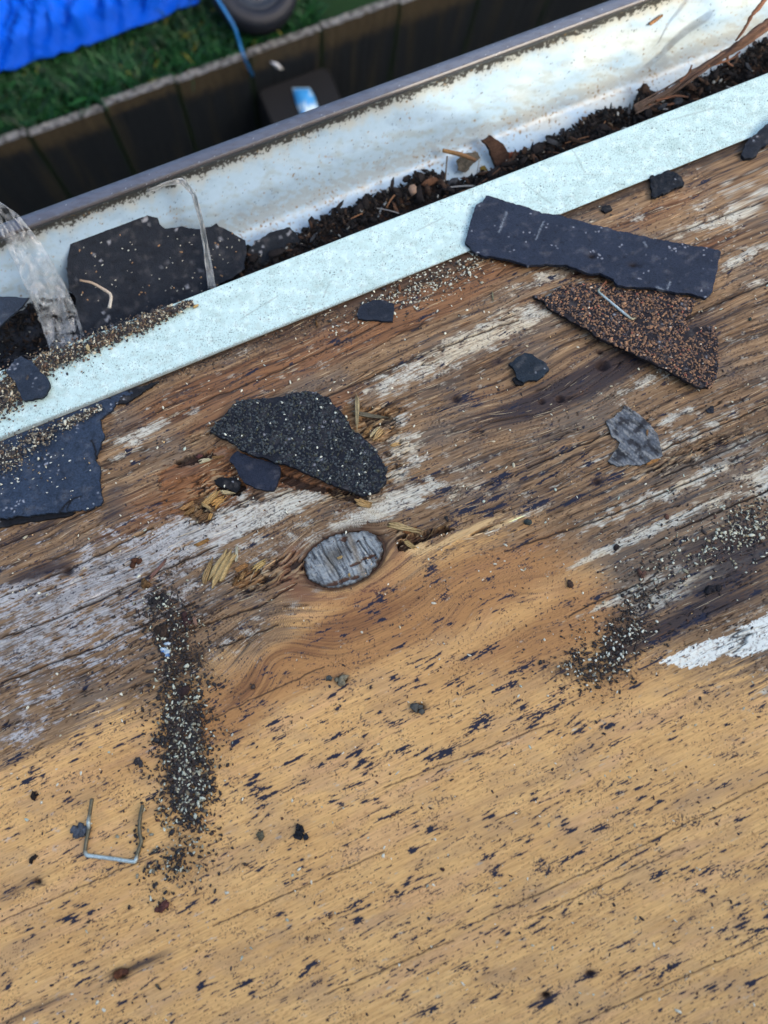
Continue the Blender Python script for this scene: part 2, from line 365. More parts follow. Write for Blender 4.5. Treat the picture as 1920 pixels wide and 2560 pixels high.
expl = blobs([(1040, 1560, 36, 12, 1.3), (960, 1625, 44, 11, 1.2), (870, 1620, 26, 12, 1), (730, 1590, 30, 6, 1), (640, 1640, 40, 5, 1), (1180, 1535, 50, 9, 1.2), (1130, 1440, 44, 8, 1),
    (1100, 1760, 36, 6, 1), (1290, 1790, 24, 7, 1), (1060, 1400, 30, 8, 1), (1100, 1480, 40, 7, 1), (990, 1470, 34, 6, .9), (1200, 1500, 30, 8, 1), (640, 1700, 40, 6, .9), (700, 1650, 30, 6, .9), (760, 1700, 30, 7, .9), (850, 1760, 36, 6, .9), (1340, 1600, 30, 6, .8), (1500, 1780, 30, 5, .8), (1600, 1880, 34, 6, .8), (1180, 1960, 36, 6, .9), (760, 1960, 34, 6, .9), (640, 1900, 30, 5, .8), (1380, 1990, 30, 6, .8), (1240, 1850, 36, 7, 1.2), (1450, 2090, 30, 9, 1.3), (1270, 2110, 26, 8, 1.2), (1180, 2160, 34, 11, 1.4), (1010, 2000, 30, 6, 1.1),
    (1530, 1880, 26, 7, 1), (1430, 1885, 30, 8, 1.2), (870, 1930, 44, 7, 1.1), (660, 2100, 30, 7, 1), (520, 2130, 36, 7, 1), (60, 1690, 20, 10, 1), (30, 1640, 30, 8, 1.1), (1000, 2090, 20, 12, 1),
    (1540, 2130, 20, 9, 1.1), (1640, 2010, 24, 9, 1.2), (1560, 1700, 30, 7, 1.1), (1350, 1690, 22, 5, 1), (820, 1290, 12, 20, 1.1), (1010, 1100, 34, 10, 1.2), (1080, 1035, 50, 12, 1.1),
    (1160, 1090, 40, 9, 1.2), (960, 1060, 30, 9, .9), (1240, 1080, 46, 8, 1), (1330, 1030, 30, 9, 1), (1290, 1290, 20, 5, 1), (960, 1290, 16, 9, 1.1), (700, 1560, 20, 7, .8), (1430, 1380, 50, 10, 1.1),
    (1510, 1340, 40, 10, 1.2), (1560, 960, 40, 8, 1), (1390, 1340, 40, 8, .9), (1060, 1250, 12, 7, 1), (1600, 1770, 24, 6, 1), (1130, 1170, 34, 6, .8), (860, 1560, 34, 6, .9), (590, 1560, 26, 7, .7),
    (330, 1720, 30, 6, .8), (450, 1890, 24, 7, .8), (250, 1870, 36, 5, .9), (120, 1860, 26, 5, .8), (1000, 860, 34, 12, 1), (1030, 870, 20, 10, .8), (1440, 1690, 24, 6, .9), (1330, 1760, 20, 6, .9),
    (930, 2180, 36, 8, .9), (1560, 2010, 24, 6, .7), (300, 1990, 26, 5, .7), (150, 1730, 20, 5, .7)])
mm = np.maximum(mm, ss(.50, .58, expl*.8+.5*F2+.55*F3+.5*F4+.30*fbm(X/9, Y/7, 106, 2)-.04))
sm_ = fbm(X/7, Y/5.5, 104, 3)+.2*F3+.75*fbm(X/90, Y/50, 105, 3)+.25*dens
t1 = float(np.quantile(sm_[gq][::50], .975))
mm = np.maximum(mm, ss(t1, t1+.1, sm_)*.72)
nk = ss(1.25, 1.5, rho)
col = mix(col, alb(24, 32, 54), mm*.985*nk)
# small round specks
sp = noise(X/5.2, Y/5.2, 111)+.45*noise(X/60, Y/50, 112)
col = mix(col, alb(58, 44, 40), ss(.70, .8, sp)*.8*nk)
sp2 = noise(X/3.3, Y/3.3, 113)+.6*fbm(X/90, Y/70, 114, 2)
col = mix(col, alb(88, 62, 46), ss(.80, .92, sp2)*.7*nk)
# dark dirt plus the metal strip's shadow line, painted along its near edge
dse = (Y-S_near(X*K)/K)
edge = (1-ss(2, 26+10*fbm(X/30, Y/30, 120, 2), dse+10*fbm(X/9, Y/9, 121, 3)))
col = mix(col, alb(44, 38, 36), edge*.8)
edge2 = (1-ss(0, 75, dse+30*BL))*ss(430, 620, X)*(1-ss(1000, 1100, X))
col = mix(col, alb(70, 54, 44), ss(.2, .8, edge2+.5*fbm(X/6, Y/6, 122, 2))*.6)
# dirt film below the grit drifts
for (x, y, a, b, s) in [(395, 1620, 52, 170, .8), (385, 1370, 44, 90, .55), (1340, 1390, 60, 80, .75), (1270, 1450, 120, 34, .65), (1600, 1150, 60, 30, .6), (400, 1840, 60, 70, .3)]:
    q = np.exp(-((X-x)/a)**2-((Y-y)/b)**2)
    col = mix(col, alb(66, 54, 48), ss(.35, .9, q+.45*fbm(X/7, Y/7, 124, 3))*s)
# knot ring
ring = np.exp(-((rho-1.10)/.10)**2)
rn = rho+.05*fbm(X/12, Y/12, 127, 3)
col = mix(col, alb(60, 44, 36), np.clip(np.exp(-((rn-1.07)/.055)**2)+(rn < 1.05), 0, 1)*.85)
col = mix(col, alb(66, 48, 38), ss(1.42, 1.05, rn+.18*F2)*.75)
col = mix(col, alb(118, 78, 58), np.exp(-((rho-1.5)/.3)**2)*.55*(1-ss(-10, 30, KY-20-Y)))
WM = np.array((1.08, 1.05, 1.0)); col = np.minimum(col*(1+(WM-1)*np.clip(gold+.25, 0, 1)[..., None]), .86)
# relief
H = .00005*F1+.00016*F2*(.08+weath)+.00008*F3*(.15+weath)+.00003*FF-cmask*.0010*(.3+weath)+.00022*fbm(X/60, Y/35, 130, 3)*weath-bm*weath*.00006*(F2)
def sink(poly, depth, c, amt=.9, seed=0, j=7, floor=.35):
    global H, col
    xx = X+j*F2+j*.8*fbm(X/10, Y/8, 140+seed, 2); yy = Y+j*.6*F3+j*.6*fbm(X/10, Y/8, 150+seed, 2)
    m = inpoly(xx, yy, poly).astype(float)
    H = H-m*depth*(1+.25*F2)
    cc = mix(np.broadcast_to(np.asarray(c), X.shape+(3,)), np.asarray(c)*.45, ss(-.2, .4, F2+.6*F3))
    col = np.where(m[..., None] > 0, col*(1-amt)+cc*amt, col)
    return m
def D(c): return [(x/K, y/K) for x, y in c]
sink([(338, 1022), (380, 1000), (480, 962), (560, 985), (700, 1010), (845, 1040), (800, 1066), (700, 1062), (600, 1052), (540, 1050), (500, 1040), (420, 1052), (345, 1060)], .0012, alb(120, 82, 56), .8, 1)
sink([(350, 1040), (470, 1015), (520, 1030), (540, 1060), (470, 1075), (400, 1115), (350, 1100)], .0006, alb(138, 96, 62), .55, 2)
sink([(745, 870), (790, 880), (880, 880), (850, 900), (860, 930), (830, 955), (780, 950), (740, 900)], .0014, alb(128, 98, 66), .75, 3)
sink([(1060, 560), (1160, 585), (1320, 610), (1290, 560), (1100, 540)], .0008, alb(70, 46, 36), .6, 4)
sink([(395, 1095), (440, 1060), (480, 1075), (455, 1130), (425, 1135)], .0016, alb(110, 84, 58), .8, 5, 9)
sink([(462, 1040), (500, 1030), (535, 1050), (515, 1072), (470, 1062)], .003, alb(26, 24, 28), .95, 6, 4)
sink([(520, 1225), (560, 1235), (580, 1260), (520, 1272), (500, 1262)], .0014, alb(140, 104, 66), .7, 7)
sink([(705, 1055), (740, 1050), (800, 1075), (770, 1085), (720, 1075)], .002, alb(50, 40, 36), .8, 8, 5)
sink([(1370, 1010), (1430, 985), (1500, 955), (1659, 880), (1659, 900), (1560, 950), (1480, 985), (1430, 1012)], .0007, alb(104, 84, 66), .6, 9, 9)
sink([(1480, 1005), (1540, 970), (1659, 925), (1659, 985), (1540, 1010)], .0007, alb(92, 82, 76), .5, 10, 10)
h2 = D(crop(720, 1260, 3.77, [(1035, 360), (1030, 455), (1100, 445), (1250, 360), (1400, 300), (1570, 240), (1470, 205), (1300, 262), (1200, 270), (1080, 300)]))
col = mix(col, alb(202, 174, 130), ss(.35, .75, blobs([(1010, 1148, 90, 9, 1.1), (900, 1180, 30, 22, .8), (1090, 1130, 40, 6, 1)])+.3*F3+.2*F2)*.8)
sink(h2, .0040, alb(74, 52, 36), .95, 11, 3)
sink([(375, 998), (400, 985), (455, 975), (470, 985), (420, 1000), (385, 1008)], .002, alb(38, 30, 28), .85, 12, 5)
sink([(600, 1015), (660, 1038), (720, 1056), (700, 1064), (640, 1052), (604, 1040)], .002, alb(44, 34, 30), .85, 13, 5)
sink([(425, 1085), (445, 1080), (452, 1110), (436, 1124), (424, 1110)], .002, alb(26, 22, 22), .9, 14, 4)
sink([(780, 900), (830, 890), (860, 905), (830, 915), (800, 925)], .002, alb(40, 32, 28), .8, 15, 5)
sink([(1150, 640), (1200, 640), (1190, 652), (1160, 655)], .001, alb(60, 44, 38), .6, 16, 4)
for (x, y, r, d) in [(985, 862, 9, .002), (1075, 780, 6, .001), (1302, 789, 13, .004), (1210, 862, 9, .003), (1296, 760, 6, .002), (1170, 868, 7, .002), (1290, 1040, 8, .002), (258, 2106, 12, .003), (905, 1528, 10, .002), (738, 1467, 10, .002),
                     (1180, 2150, 8, .003), (1275, 2103, 8, .002), (80, 1905, 8, .002), (145, 1233, 12, .002)]:
    q = np.exp(-(((X-x)/r)**2+((Y-y)/(r*.7))**2)**1.5)
    H = H-q*d; col = mix(col, alb(24, 20, 22), q*.95)
    q2 = np.exp(-((X-x)/(r*2.6))**2-((Y-y)/(r*1.5))**2); col = mix(col, alb(56, 46, 48), ss(.2, .9, q2+.3*F2)*.6)
H = H-.0022*(rho < 1.04)-.0010*np.exp(-((rho-1.08)/.05)**2)+.0009*np.exp(-((rho-1.5)/.3)**2)
TEAR = np.clip(blobs([(470, 1040, 90, 44, 1), (440, 1110, 40, 26, 1), (800, 910, 70, 40, 1), (850, 960, 40, 50, .7), (560, 1250, 70, 36, 1), (640, 1230, 40, 24, 1), (740, 1060, 60, 14, 1), (900, 1160, 60, 12, .9), (870, 1150, 20, 14, 1),
    (1060, 1140, 90, 8, .8), (430, 945, 60, 20, .8), (1440, 1000, 110, 16, .8), (1540, 960, 110, 20, .7), (1330, 850, 50, 20, .6), (640, 1190, 60, 8, .6), (1060, 560, 60, 10, .6), (1320, 590, 60, 14, .8), (830, 1030, 60, 24, .8), (260, 1210, 60, 12, .5)]), 0, 1)
tn = fbm(Gg/36, Cw/5.5, 181, 3)
td = ss(.12, .30, tn)*ss(.25, .8, TEAR+.3*F1); tp = ss(.1, .35, -tn)*ss(.3, .8, TEAR)
col = mix(col, alb(30, 24, 22), td*.85); col = mix(col, alb(186, 164, 130), tp*.45); H = H-td*.0014+tp*.0004
inner = (UU > cu[0]) & (UU < cu[-1]) & (VV > cv[0])
Pt = uvn(UU, VV, H*1.15)
deck = empty('plywood_deck', (0, 0, -.02), 'weathered golden plywood roof deck, grain bleached, cracked and mould spotted, under everything on the roof', 'roof deck')
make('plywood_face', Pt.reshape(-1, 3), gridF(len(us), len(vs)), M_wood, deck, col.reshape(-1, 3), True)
# torn surface fibres lifted out of the weathered veneer (one part of the deck; they lie along the grain)
def fibres():
    r = np.random.default_rng(61); n = 26000
    u = r.uniform(cu[0], cu[-1], n); v = r.uniform(cv[0]+.02, cv[-1], n)
    iu = np.clip(np.searchsorted(us, u), 0, len(us)-1); iv = np.clip(np.searchsorted(vs, v), 0, len(vs)-1)
    wv = weath[iv, iu]; tear = TEAR[iv, iu]
    keep = (r.random(n) < .07+.40*wv*ss(-.3, .5, fbm(X[iv, iu]/60, Y[iv, iu]/30, 171, 3))+.6*tear)*(wv+tear > .35)*(rho[iv, iu] > 1.3)
    keep = keep > 0
    u, v, iu, iv, wv, tear = [a[keep] for a in (u, v, iu, iv, wv, tear)]; n = len(u)
    # grain direction from the field itself
    gx_ = Cw[iv, np.clip(iu+3, 0, len(us)-1)]-Cw[iv, np.clip(iu-3, 0, len(us)-1)]; gy_ = Cw[np.clip(iv+3, 0, len(vs)-1), iu]-Cw[np.clip(iv-3, 0, len(vs)-1), iu]
    an = np.arctan2(-gx_, gy_)+r.normal(0, .05+.22*tear, n)
    L = MM*r.gamma(2.2, 17, n)*(1-.35*tear); W = MM*r.uniform(.8, 2.4, n)*(1+.8*tear); T = MM*r.uniform(.5, 1.8, n)*(1+.9*tear); lift = MM*r.exponential(1.0, n)*(.5+2.2*tear)
    c0_ = col[iv, iu]; br = np.exp(r.normal(.02, .34, n)); cc = np.clip(c0_*br[:, None]*np.array((1.04, 1, .95)), .01, .85)
    pale = r.random(n) < .30; cc[pale] = cc[pale]*.5+alb(196, 186, 164)*.5
    t = np.linspace(0, 1, 6); V = np.zeros((n, 6, 3, 3))
    ca, sa = np.cos(an), np.sin(an); bend = r.normal(0, .05, n)
    for k, q in enumerate(t):
        uu = u+(q-.5)*L*ca-bend*L*(q-.5)**2*sa; vv = v+(q-.5)*L*sa+bend*L*(q-.5)**2*ca
        ju = np.clip(np.searchsorted(us, uu), 0, len(us)-1); jv = np.clip(np.searchsorted(vs, vv), 0, len(vs)-1)
        h = H[jv, ju]*1.15+lift*q**2; wd = W*(1-abs(2*q-1)**2.5)*.5+MM*.1
        for m_, (sg, hh) in enumerate(((-1, -.00008), (0, 1), (1, -.00008))):
            V[:, k, m_] = uvn(uu-sa*wd*sg, vv+ca*wd*sg, h+(T*(1-abs(2*q-1)**3) if hh == 1 else hh))
    b = np.arange(n)[:, None, None]*18; k = np.arange(5)[None, :, None]*3
    F = np.concatenate([np.stack([b+k+0, b+k+1, b+k+4, b+k+3], -1).reshape(-1, 4), np.stack([b+k+1, b+k+2, b+k+5, b+k+4], -1).reshape(-1, 4)])
    o = make('torn_fibres', V.reshape(-1, 3), F, M_chip, deck, np.repeat(cc, 18, 0)); o['kind'] = 'stuff'
fibres()
# ply edge and underside
e = []
for (u, v) in ((U0, V0), (U1, V0), (U1, V1), (U0, V1)):
    e += [uvn(u, v, -.0045), uvn(u, v, -.018)]
make('plywood_core', e, [(0, 2, 3, 1), (2, 4, 5, 3), (4, 6, 7, 5), (6, 0, 1, 7), (1, 3, 5, 7)], M_wood, deck, np.tile(alb(150, 110, 70), (8, 1)))
# knot
def knot():
    nr, na = 60, 150
    R = np.linspace(0, 1, nr)[:, None]; A = np.linspace(0, 2*np.pi, na, endpoint=False)[None]
    p = R*np.cos(A)*KA; q = R*np.sin(A)*KB
    wob = 1.03+.035*np.cos(A*3+1)+.02*np.sin(A*7)+.05*noise(np.cos(A)*6+9, np.sin(A)*6, 211)+.03*noise(np.cos(A)*16, np.sin(A)*16+4, 212)
    p = p*wob; q = q*wob
    x = KX+p*math.cos(KR)+q*math.sin(KR); y = KY-p*math.sin(KR)+q*math.cos(KR)
    u, v = deck_hit(x*K, y*K, 0)
    # grain of the knot runs across it (lines leaning right-down)
    t = (p*.93+q*.36*0+ (y-KY)*-.18); s = q
    n1 = fbm(t/5, s/40, 201, 3); n2 = fbm(x/7, y/7, 203, 3)
    c = mix(np.broadcast_to(alb(158, 172, 188), x.shape+(3,)), alb(86, 96, 112), ss(-.2, .5, n1+.5*n2))
    c = mix(c, alb(205, 212, 218), ss(.15, .6, n2-.3*n1)*.7)
    c = mix(c, alb(72, 66, 58), np.exp(-((p+12)/26)**2-((q+14)/18)**2)*.8)
    c = mix(c, alb(140, 122, 92), np.exp(-((p-28)/7)**2)*.55)
    c = mix(c, alb(140, 128, 104), np.exp(-((p+32)/9)**2-((q-5)/20)**2)*.4)
    h = .0005*(1-R**4)+.00018*n1+.0002*n2
    for (p0, wd, q0, q1) in [(-28, 1.6, -60, 60), (4, 1.5, -60, -12), (22, 2.5, -60, -5), (-52, 1.2, -40, -20), (50, 1.6, -25, 30), (36, 1.2, 10, 28), (62, 1.2, -30, 30), (30, 1.2, 35, 60)]:
        k = np.exp(-((t-p0-2*np.sin(q/12))/wd)**2)*(q > q0)*(q < q1)
        c = mix(c, alb(34, 28, 28), k*.9); h = h-k*.0009
    for (cp, cq, a, b) in [(16, -40, 9, 7), (20, 20, 14, 3.5), (52, 16, 18, 3.5), (-15, 44, 16, 5), (10, 47, 10, 4), (-38, 43, 16, 5)]:
        k = ss(.3, .6, np.exp(-((p-cp)/a)**2-((q-cq)/b)**2)+.35*n2)
        c = mix(c, alb(88, 58, 38), k*.95); h = h-k*.0009
    k = ss(.93, 1.0, R+0*A+.08*n2); c = mix(c, alb(84, 66, 54), k*.7); h = h-ss(.96, 1, R+0*A)*.0016
    c = mix(c, alb(70, 78, 92), ss(.0, .5, fbm(t/2.2, s/16, 214, 2))*.45)
    c = c*np.array((.74, .72, .68))*(1-.35*ss(.75, 1, R+0*A+.1*n2))[..., None]
    P = uvn(u, v, h)
    i = np.arange(nr*na).reshape(nr, na); j = np.roll(i, -1, 1)
    F = np.stack([i[:-1], i[1:], j[1:], j[:-1]], -1).reshape(-1, 4)
    k_ = make('knot', P.reshape(-1, 3), F, M_wood, deck, c.reshape(-1, 3), True)
    k_['label'] = 'oval silver grey knot with dark cracks and ring'
knot()

# ------------------------------------------------------------------ generic builders
def ragged(poly, amp, step, seed):
    out = []; n = len(poly)
    for i in range(n):
        a = np.array(poly[i][:2]); b = np.array(poly[(i+1) % n][:2]); L = np.hypot(*(b-a)); k = max(1, int(L/step))
        nn = np.array((-(b-a)[1], (b-a)[0]))/max(L, 1e-9)
        ha = poly[i][2] if len(poly[i]) > 2 else 0; hb = poly[(i+1) % n][2] if len(poly[(i+1) % n]) > 2 else 0
        for j in range(k):
            t = j/k; p = a+(b-a)*t
            d = amp*(noise(p[0]/(step*5), p[1]/(step*5), seed)*1.2+noise(p[0]/(step*1.7), p[1]/(step*1.7), seed+1)*.8)
            out.append((p[0]+nn[0]*d, p[1]+nn[1]*d, ha+(hb-ha)*t))
    return out
def slab(name, poly, thick, colf, mat, hs=0, step=7, amp=3, bumps=.0002, seed=0, parent=None, plane=None, hf=None, **tg):
    """ragged sheet; poly in photograph pixels with optional height (mm) above the deck, laid on the deck or on plane(p0, ex, ey, n)"""
    pl = ragged([(p[0], p[1], (p[2] if len(p) > 2 else 0)+hs) for p in poly], amp, step, seed)
    px = np.array([p[0] for p in pl]); py = np.array([p[1] for p in pl]); hh = np.array([p[2] for p in pl])/1000.
    if plane is None:
        u, v = deck_hit(px, py, hh); ex, ey, en, o0 = XA, VA, NA, np.zeros(3)
    else:
        o0, ex, ey, en = [np.asarray(k, float) for k in plane]
        P = hit(px, py, o0, en)-o0; u = P @ ex; v = P @ ey
    st = step*MM
    poly2 = list(zip(u, v))
    gu, gv = np.meshgrid(np.arange(u.min(), u.max(), st), np.arange(v.min(), v.max(), st))
    r = np.random.default_rng(seed+5)
    gu = gu+r.uniform(-.25, .25, gu.shape)*st; gv = gv+r.uniform(-.25, .25, gu.shape)*st
    m = inpoly(gu, gv, poly2)
    gu = gu[m]; gv = gv[m]
    dmin = np.min(np.hypot(gu[:, None]-u[None], gv[:, None]-v[None]), 1) if len(gu) else np.array([])
    gu = gu[dmin > st*.45]; gv = gv[dmin > st*.45]; dmin = dmin[dmin > st*.45]
    nb = len(u)
    pts = [Vector((float(a), float(b))) for a, b in zip(np.r_[u, gu], np.r_[v, gv])]
    vo, eo, fo, ov, oe, of = delaunay_2d_cdt(pts, [], [list(range(nb))], 1, 1e-7)
    W = np.array([tuple(p) for p in vo]); 
    d2 = (W[:, None, 0]-u[None, ::3])**2+(W[:, None, 1]-v[None, ::3])**2+1e-9
    wt = 1/d2**1.5; h = (wt*hh[None, ::3]).sum(1)/wt.sum(1)
    if plane is not None: h = h*0
    db = np.sqrt(d2.min(1))
    if hf is not None: h = h+hf(W[:, 0], W[:, 1])
    rough = bumps*(fbm(W[:, 0]/.004, W[:, 1]/.004, seed+3, 3)+.5*fbm(W[:, 0]/.0012, W[:, 1]/.0012, seed+9, 2))
    topn = h+thick+rough-np.where(db < st*.7, thick*.12, 0)
    def place(n): return o0+W[:, 0:1]*ex+W[:, 1:2]*ey+n[:, None]*en
    T = place(topn); B = place(h+rough*.5)
    used = {}
    for f in fo:
        for i in range(len(f)):
            a, b = f[i], f[(i+1) % len(f)]
            used[(a, b)] = used.get((a, b), 0)+1
    bed = [(a, b) for (a, b) in used if (b, a) not in used]
    n = len(W)
    V = np.concatenate([T, B, T, B]); F = [tuple(f) for f in fo]+[tuple(x+n for x in reversed(f)) for f in fo]
    F += [(a+2*n, a+3*n, b+3*n, b+2*n) for a, b in bed]
    c = colf(W[:, 0], W[:, 1], db); c = np.concatenate([c, c*.6, c*.7, c*.6])
    if parent is None and not tg.get('root'): o = make(name, V, F, mat, None, c)
    else: o = make(name, V, F, mat, parent, c)
    tg.pop('root', None)
    if tg: tag(o, **tg)
    o.data.polygons.foreach_set('use_smooth', np.array([i < len(fo) for i in range(len(F))]))
    return o, (W, T, en, fo)
PHI = (1+5**.5)/2
ICO = np.array([(-1, PHI, 0), (1, PHI, 0), (-1, -PHI, 0), (1, -PHI, 0), (0, -1, PHI), (0, 1, PHI), (0, -1, -PHI), (0, 1, -PHI), (PHI, 0, -1), (PHI, 0, 1), (-PHI, 0, -1), (-PHI, 0, 1)])/1.9
ICF = np.array([(0, 11, 5), (0, 5, 1), (0, 1, 7), (0, 7, 10), (0, 10, 11), (1, 5, 9), (5, 11, 4), (11, 10, 2), (10, 7, 6), (7, 1, 8), (3, 9, 4), (3, 4, 2), (3, 2, 6), (3, 6, 8), (3, 8, 9), (4, 9, 5), (2, 4, 11), (6, 2, 10), (8, 6, 7), (9, 8, 1)])
def stones(name, P, size, cols, mat, parent=None, nrm=NA, flat=.6, seed=0, elong=.35, **tg):
    r = np.random.default_rng(seed); n = len(P); size = np.asarray(size)
    nrm = np.asarray(nrm, float); e1 = unit(np.cross(nrm, (1, .2, .1))); e2 = np.cross(nrm, e1)
    S = ICO[None]*(1+r.uniform(-.32, .32, (n, 12, 1)))+r.uniform(-.12, .12, (n, 12, 3))
    S = S*np.stack([1+r.uniform(0, elong*2, n), 1-r.uniform(0, elong, n), flat*(1+r.uniform(-.3, .3, n))], -1)[:, None]*size[:, None, None]
    tx = r.uniform(-.45, .45, n); a = r.uniform(0, 2*np.pi, n)
    y = S[..., 1]*np.cos(tx)[:, None]-S[..., 2]*np.sin(tx)[:, None]; z = S[..., 1]*np.sin(tx)[:, None]+S[..., 2]*np.cos(tx)[:, None]; x = S[..., 0]
    xr = x*np.cos(a)[:, None]-y*np.sin(a)[:, None]; yr = x*np.sin(a)[:, None]+y*np.cos(a)[:, None]
    V = np.asarray(P)[:, None]+xr[..., None]*e1+yr[..., None]*e2+z[..., None]*nrm
    F = (ICF[None]+(np.arange(n)*12)[:, None, None]).reshape(-1, 3)
    c = np.repeat(cols, 12, 0)
    o = make(name, V.reshape(-1, 3), F, mat, parent, c)
    if tg: tag(o, **tg)
    return o
def pick(pal, n, r, jit=.15):
    w = np.array([p[0] for p in pal], float); w /= w.sum()
    c = np.array([alb(*p[1]) for p in pal])[r.choice(len(pal), n, p=w)]
    return c*(1+r.uniform(-jit, jit, (n, 1)))
def tube(name, pts, rad, mat, parent=None, nseg=10, cols=None, sub=6, noisy=.08, **tg):
    P = np.array([p for p in pts], float); R = np.broadcast_to(np.asarray(rad, float), (len(P),)).copy()
    t = np.arange(len(P)); tt = np.linspace(0, len(P)-1, (len(P)-1)*sub+1)
    def cr(a):
        o = []
        for x in tt:
            i = min(int(x), len(P)-2); f = x-i
            p0, p1, p2, p3 = a[max(i-1, 0)], a[i], a[i+1], a[min(i+2, len(P)-1)]
            m1 = (p2-p0)*.38; m2 = (p3-p1)*.38
            o.append((2*f**3-3*f**2+1)*p1+(f**3-2*f**2+f)*m1+(-2*f**3+3*f**2)*p2+(f**3-f**2)*m2)
        return np.array(o)
    Q = cr(P); r = np.interp(tt, t, R); n = len(Q)
    T = np.gradient(Q, axis=0); T /= np.linalg.norm(T, axis=1)[:, None]+1e-12
    ref = np.array((.3, .5, .81)); A = np.cross(T, ref); A /= np.linalg.norm(A, axis=1)[:, None]; B = np.cross(T, A)
    an = np.linspace(0, 2*np.pi, nseg, endpoint=False)
    g = np.random.default_rng(len(P)*7+n)
    rr_ = r[:, None]*(1+g.uniform(-noisy, noisy, (n, nseg)))
    V = Q[:, None]+rr_[..., None]*(np.cos(an)[None, :, None]*A[:, None]+np.sin(an)[None, :, None]*B[:, None])
    i = np.arange(n*nseg).reshape(n, nseg); j = np.roll(i, -1, 1)
    F = np.stack([i[:-1], j[:-1], j[1:], i[1:]], -1).reshape(-1, 4).tolist()
    F += [list(i[0][::-1]), list(i[-1])]
    c = None
    if cols is not None:
        cc = np.asarray(cols, float)
        c0_ = np.stack([np.interp(tt, np.linspace(0, len(P)-1, len(cc)), cc[:, k]) for k in range(3)], -1)
        c = np.repeat(c0_, nseg, 0)*(1+g.uniform(-.25, .25, (n*nseg, 1)))
    o = make(name, V.reshape(-1, 3), F, mat, parent, c, True)
    if tg: tag(o, **tg)
    return o
def dk(pts, h=None):               # photograph pixels (with height in mm) -> points above the deck
    out = []
    for p in pts:
        hh = (p[2] if len(p) > 2 else 0)/1000.
        u, v = deck_hit(p[0], p[1], hh); out.append(uvn(u, v, hh))
    return np.array(out)
def splinter(name, a, b, wd, h, colr, seed=0, lift=0, parent=None, **tg):
    """flat torn sliver of wood from a to b (photograph pixels), wd pixels wide, h mm thick"""
    P0 = dk([(a[0], a[1], .3+(a[2] if len(a) > 2 else 0))])[0]; P1 = dk([(b[0], b[1], .3+lift+(b[2] if len(b) > 2 else 0))])[0]
    ax = P1-P0; L = np.linalg.norm(ax); ax /= L; sd = unit(np.cross(NA, ax)); up = np.cross(ax, sd)
    r = np.random.default_rng(seed+300); n = 22; m = 9
    W = wd*MM/2; T = h/1000.
    V = []; C = []; colr = np.asarray(colr)*np.array((.70, .78, .86))
    ja = r.uniform(0, .30, m); jb = r.uniform(.66, 1.0, m)
    tp0, tp1 = r.uniform(.75, 1.0), r.uniform(.45, 1.0)
    for i in range(n):
        t = i/(n-1)
        for k in range(m):
            s = k/(m-1)*2-1
            tt = ja[k]+(jb[k]-ja[k])*t
            wf = W*(tp0+(1-tp0)*min(1, t*4))*(1-(1-tp1)*max(0, t-.5)*2)
            rid = .18*T*math.sin(k*2.3+seed)+.1*T*r.uniform(-1, 1)
            V.append(P0+ax*L*tt+sd*(s*wf+W*.1*math.sin(t*5+seed))+up*(T*(1-.35*abs(s)**6)+rid*1.3)); 
            C.append(np.asarray(colr)*(1+r.uniform(-.15, .15)+.28*math.sin(k*2.3+seed)+.12*math.sin(k*5.1+i*.4)))
    nt_ = len(V)
    for i in range(n):
        for k in range(m):
            V.append(V[i*m+k]-up*(T*.9)); C.append(np.asarray(colr)*.6)
    F = gridF(m, n).tolist(); F = [f[::-1] for f in F]+[[x+nt_ for x in f] for f in F]
    rim = [k for k in range(m)]+[i*m+m-1 for i in range(1, n)]+[(n-1)*m+k for k in range(m-2, -1, -1)]+[i*m for i in range(n-2, 0, -1)]
    for a_, b_ in zip(rim, rim[1:]+rim[:1]): F.append([a_, b_, b_+nt_, a_+nt_])
    o = make(name, V, F, M_chip, parent, np.array(C))
    if tg: tag(o, **tg)
    return o

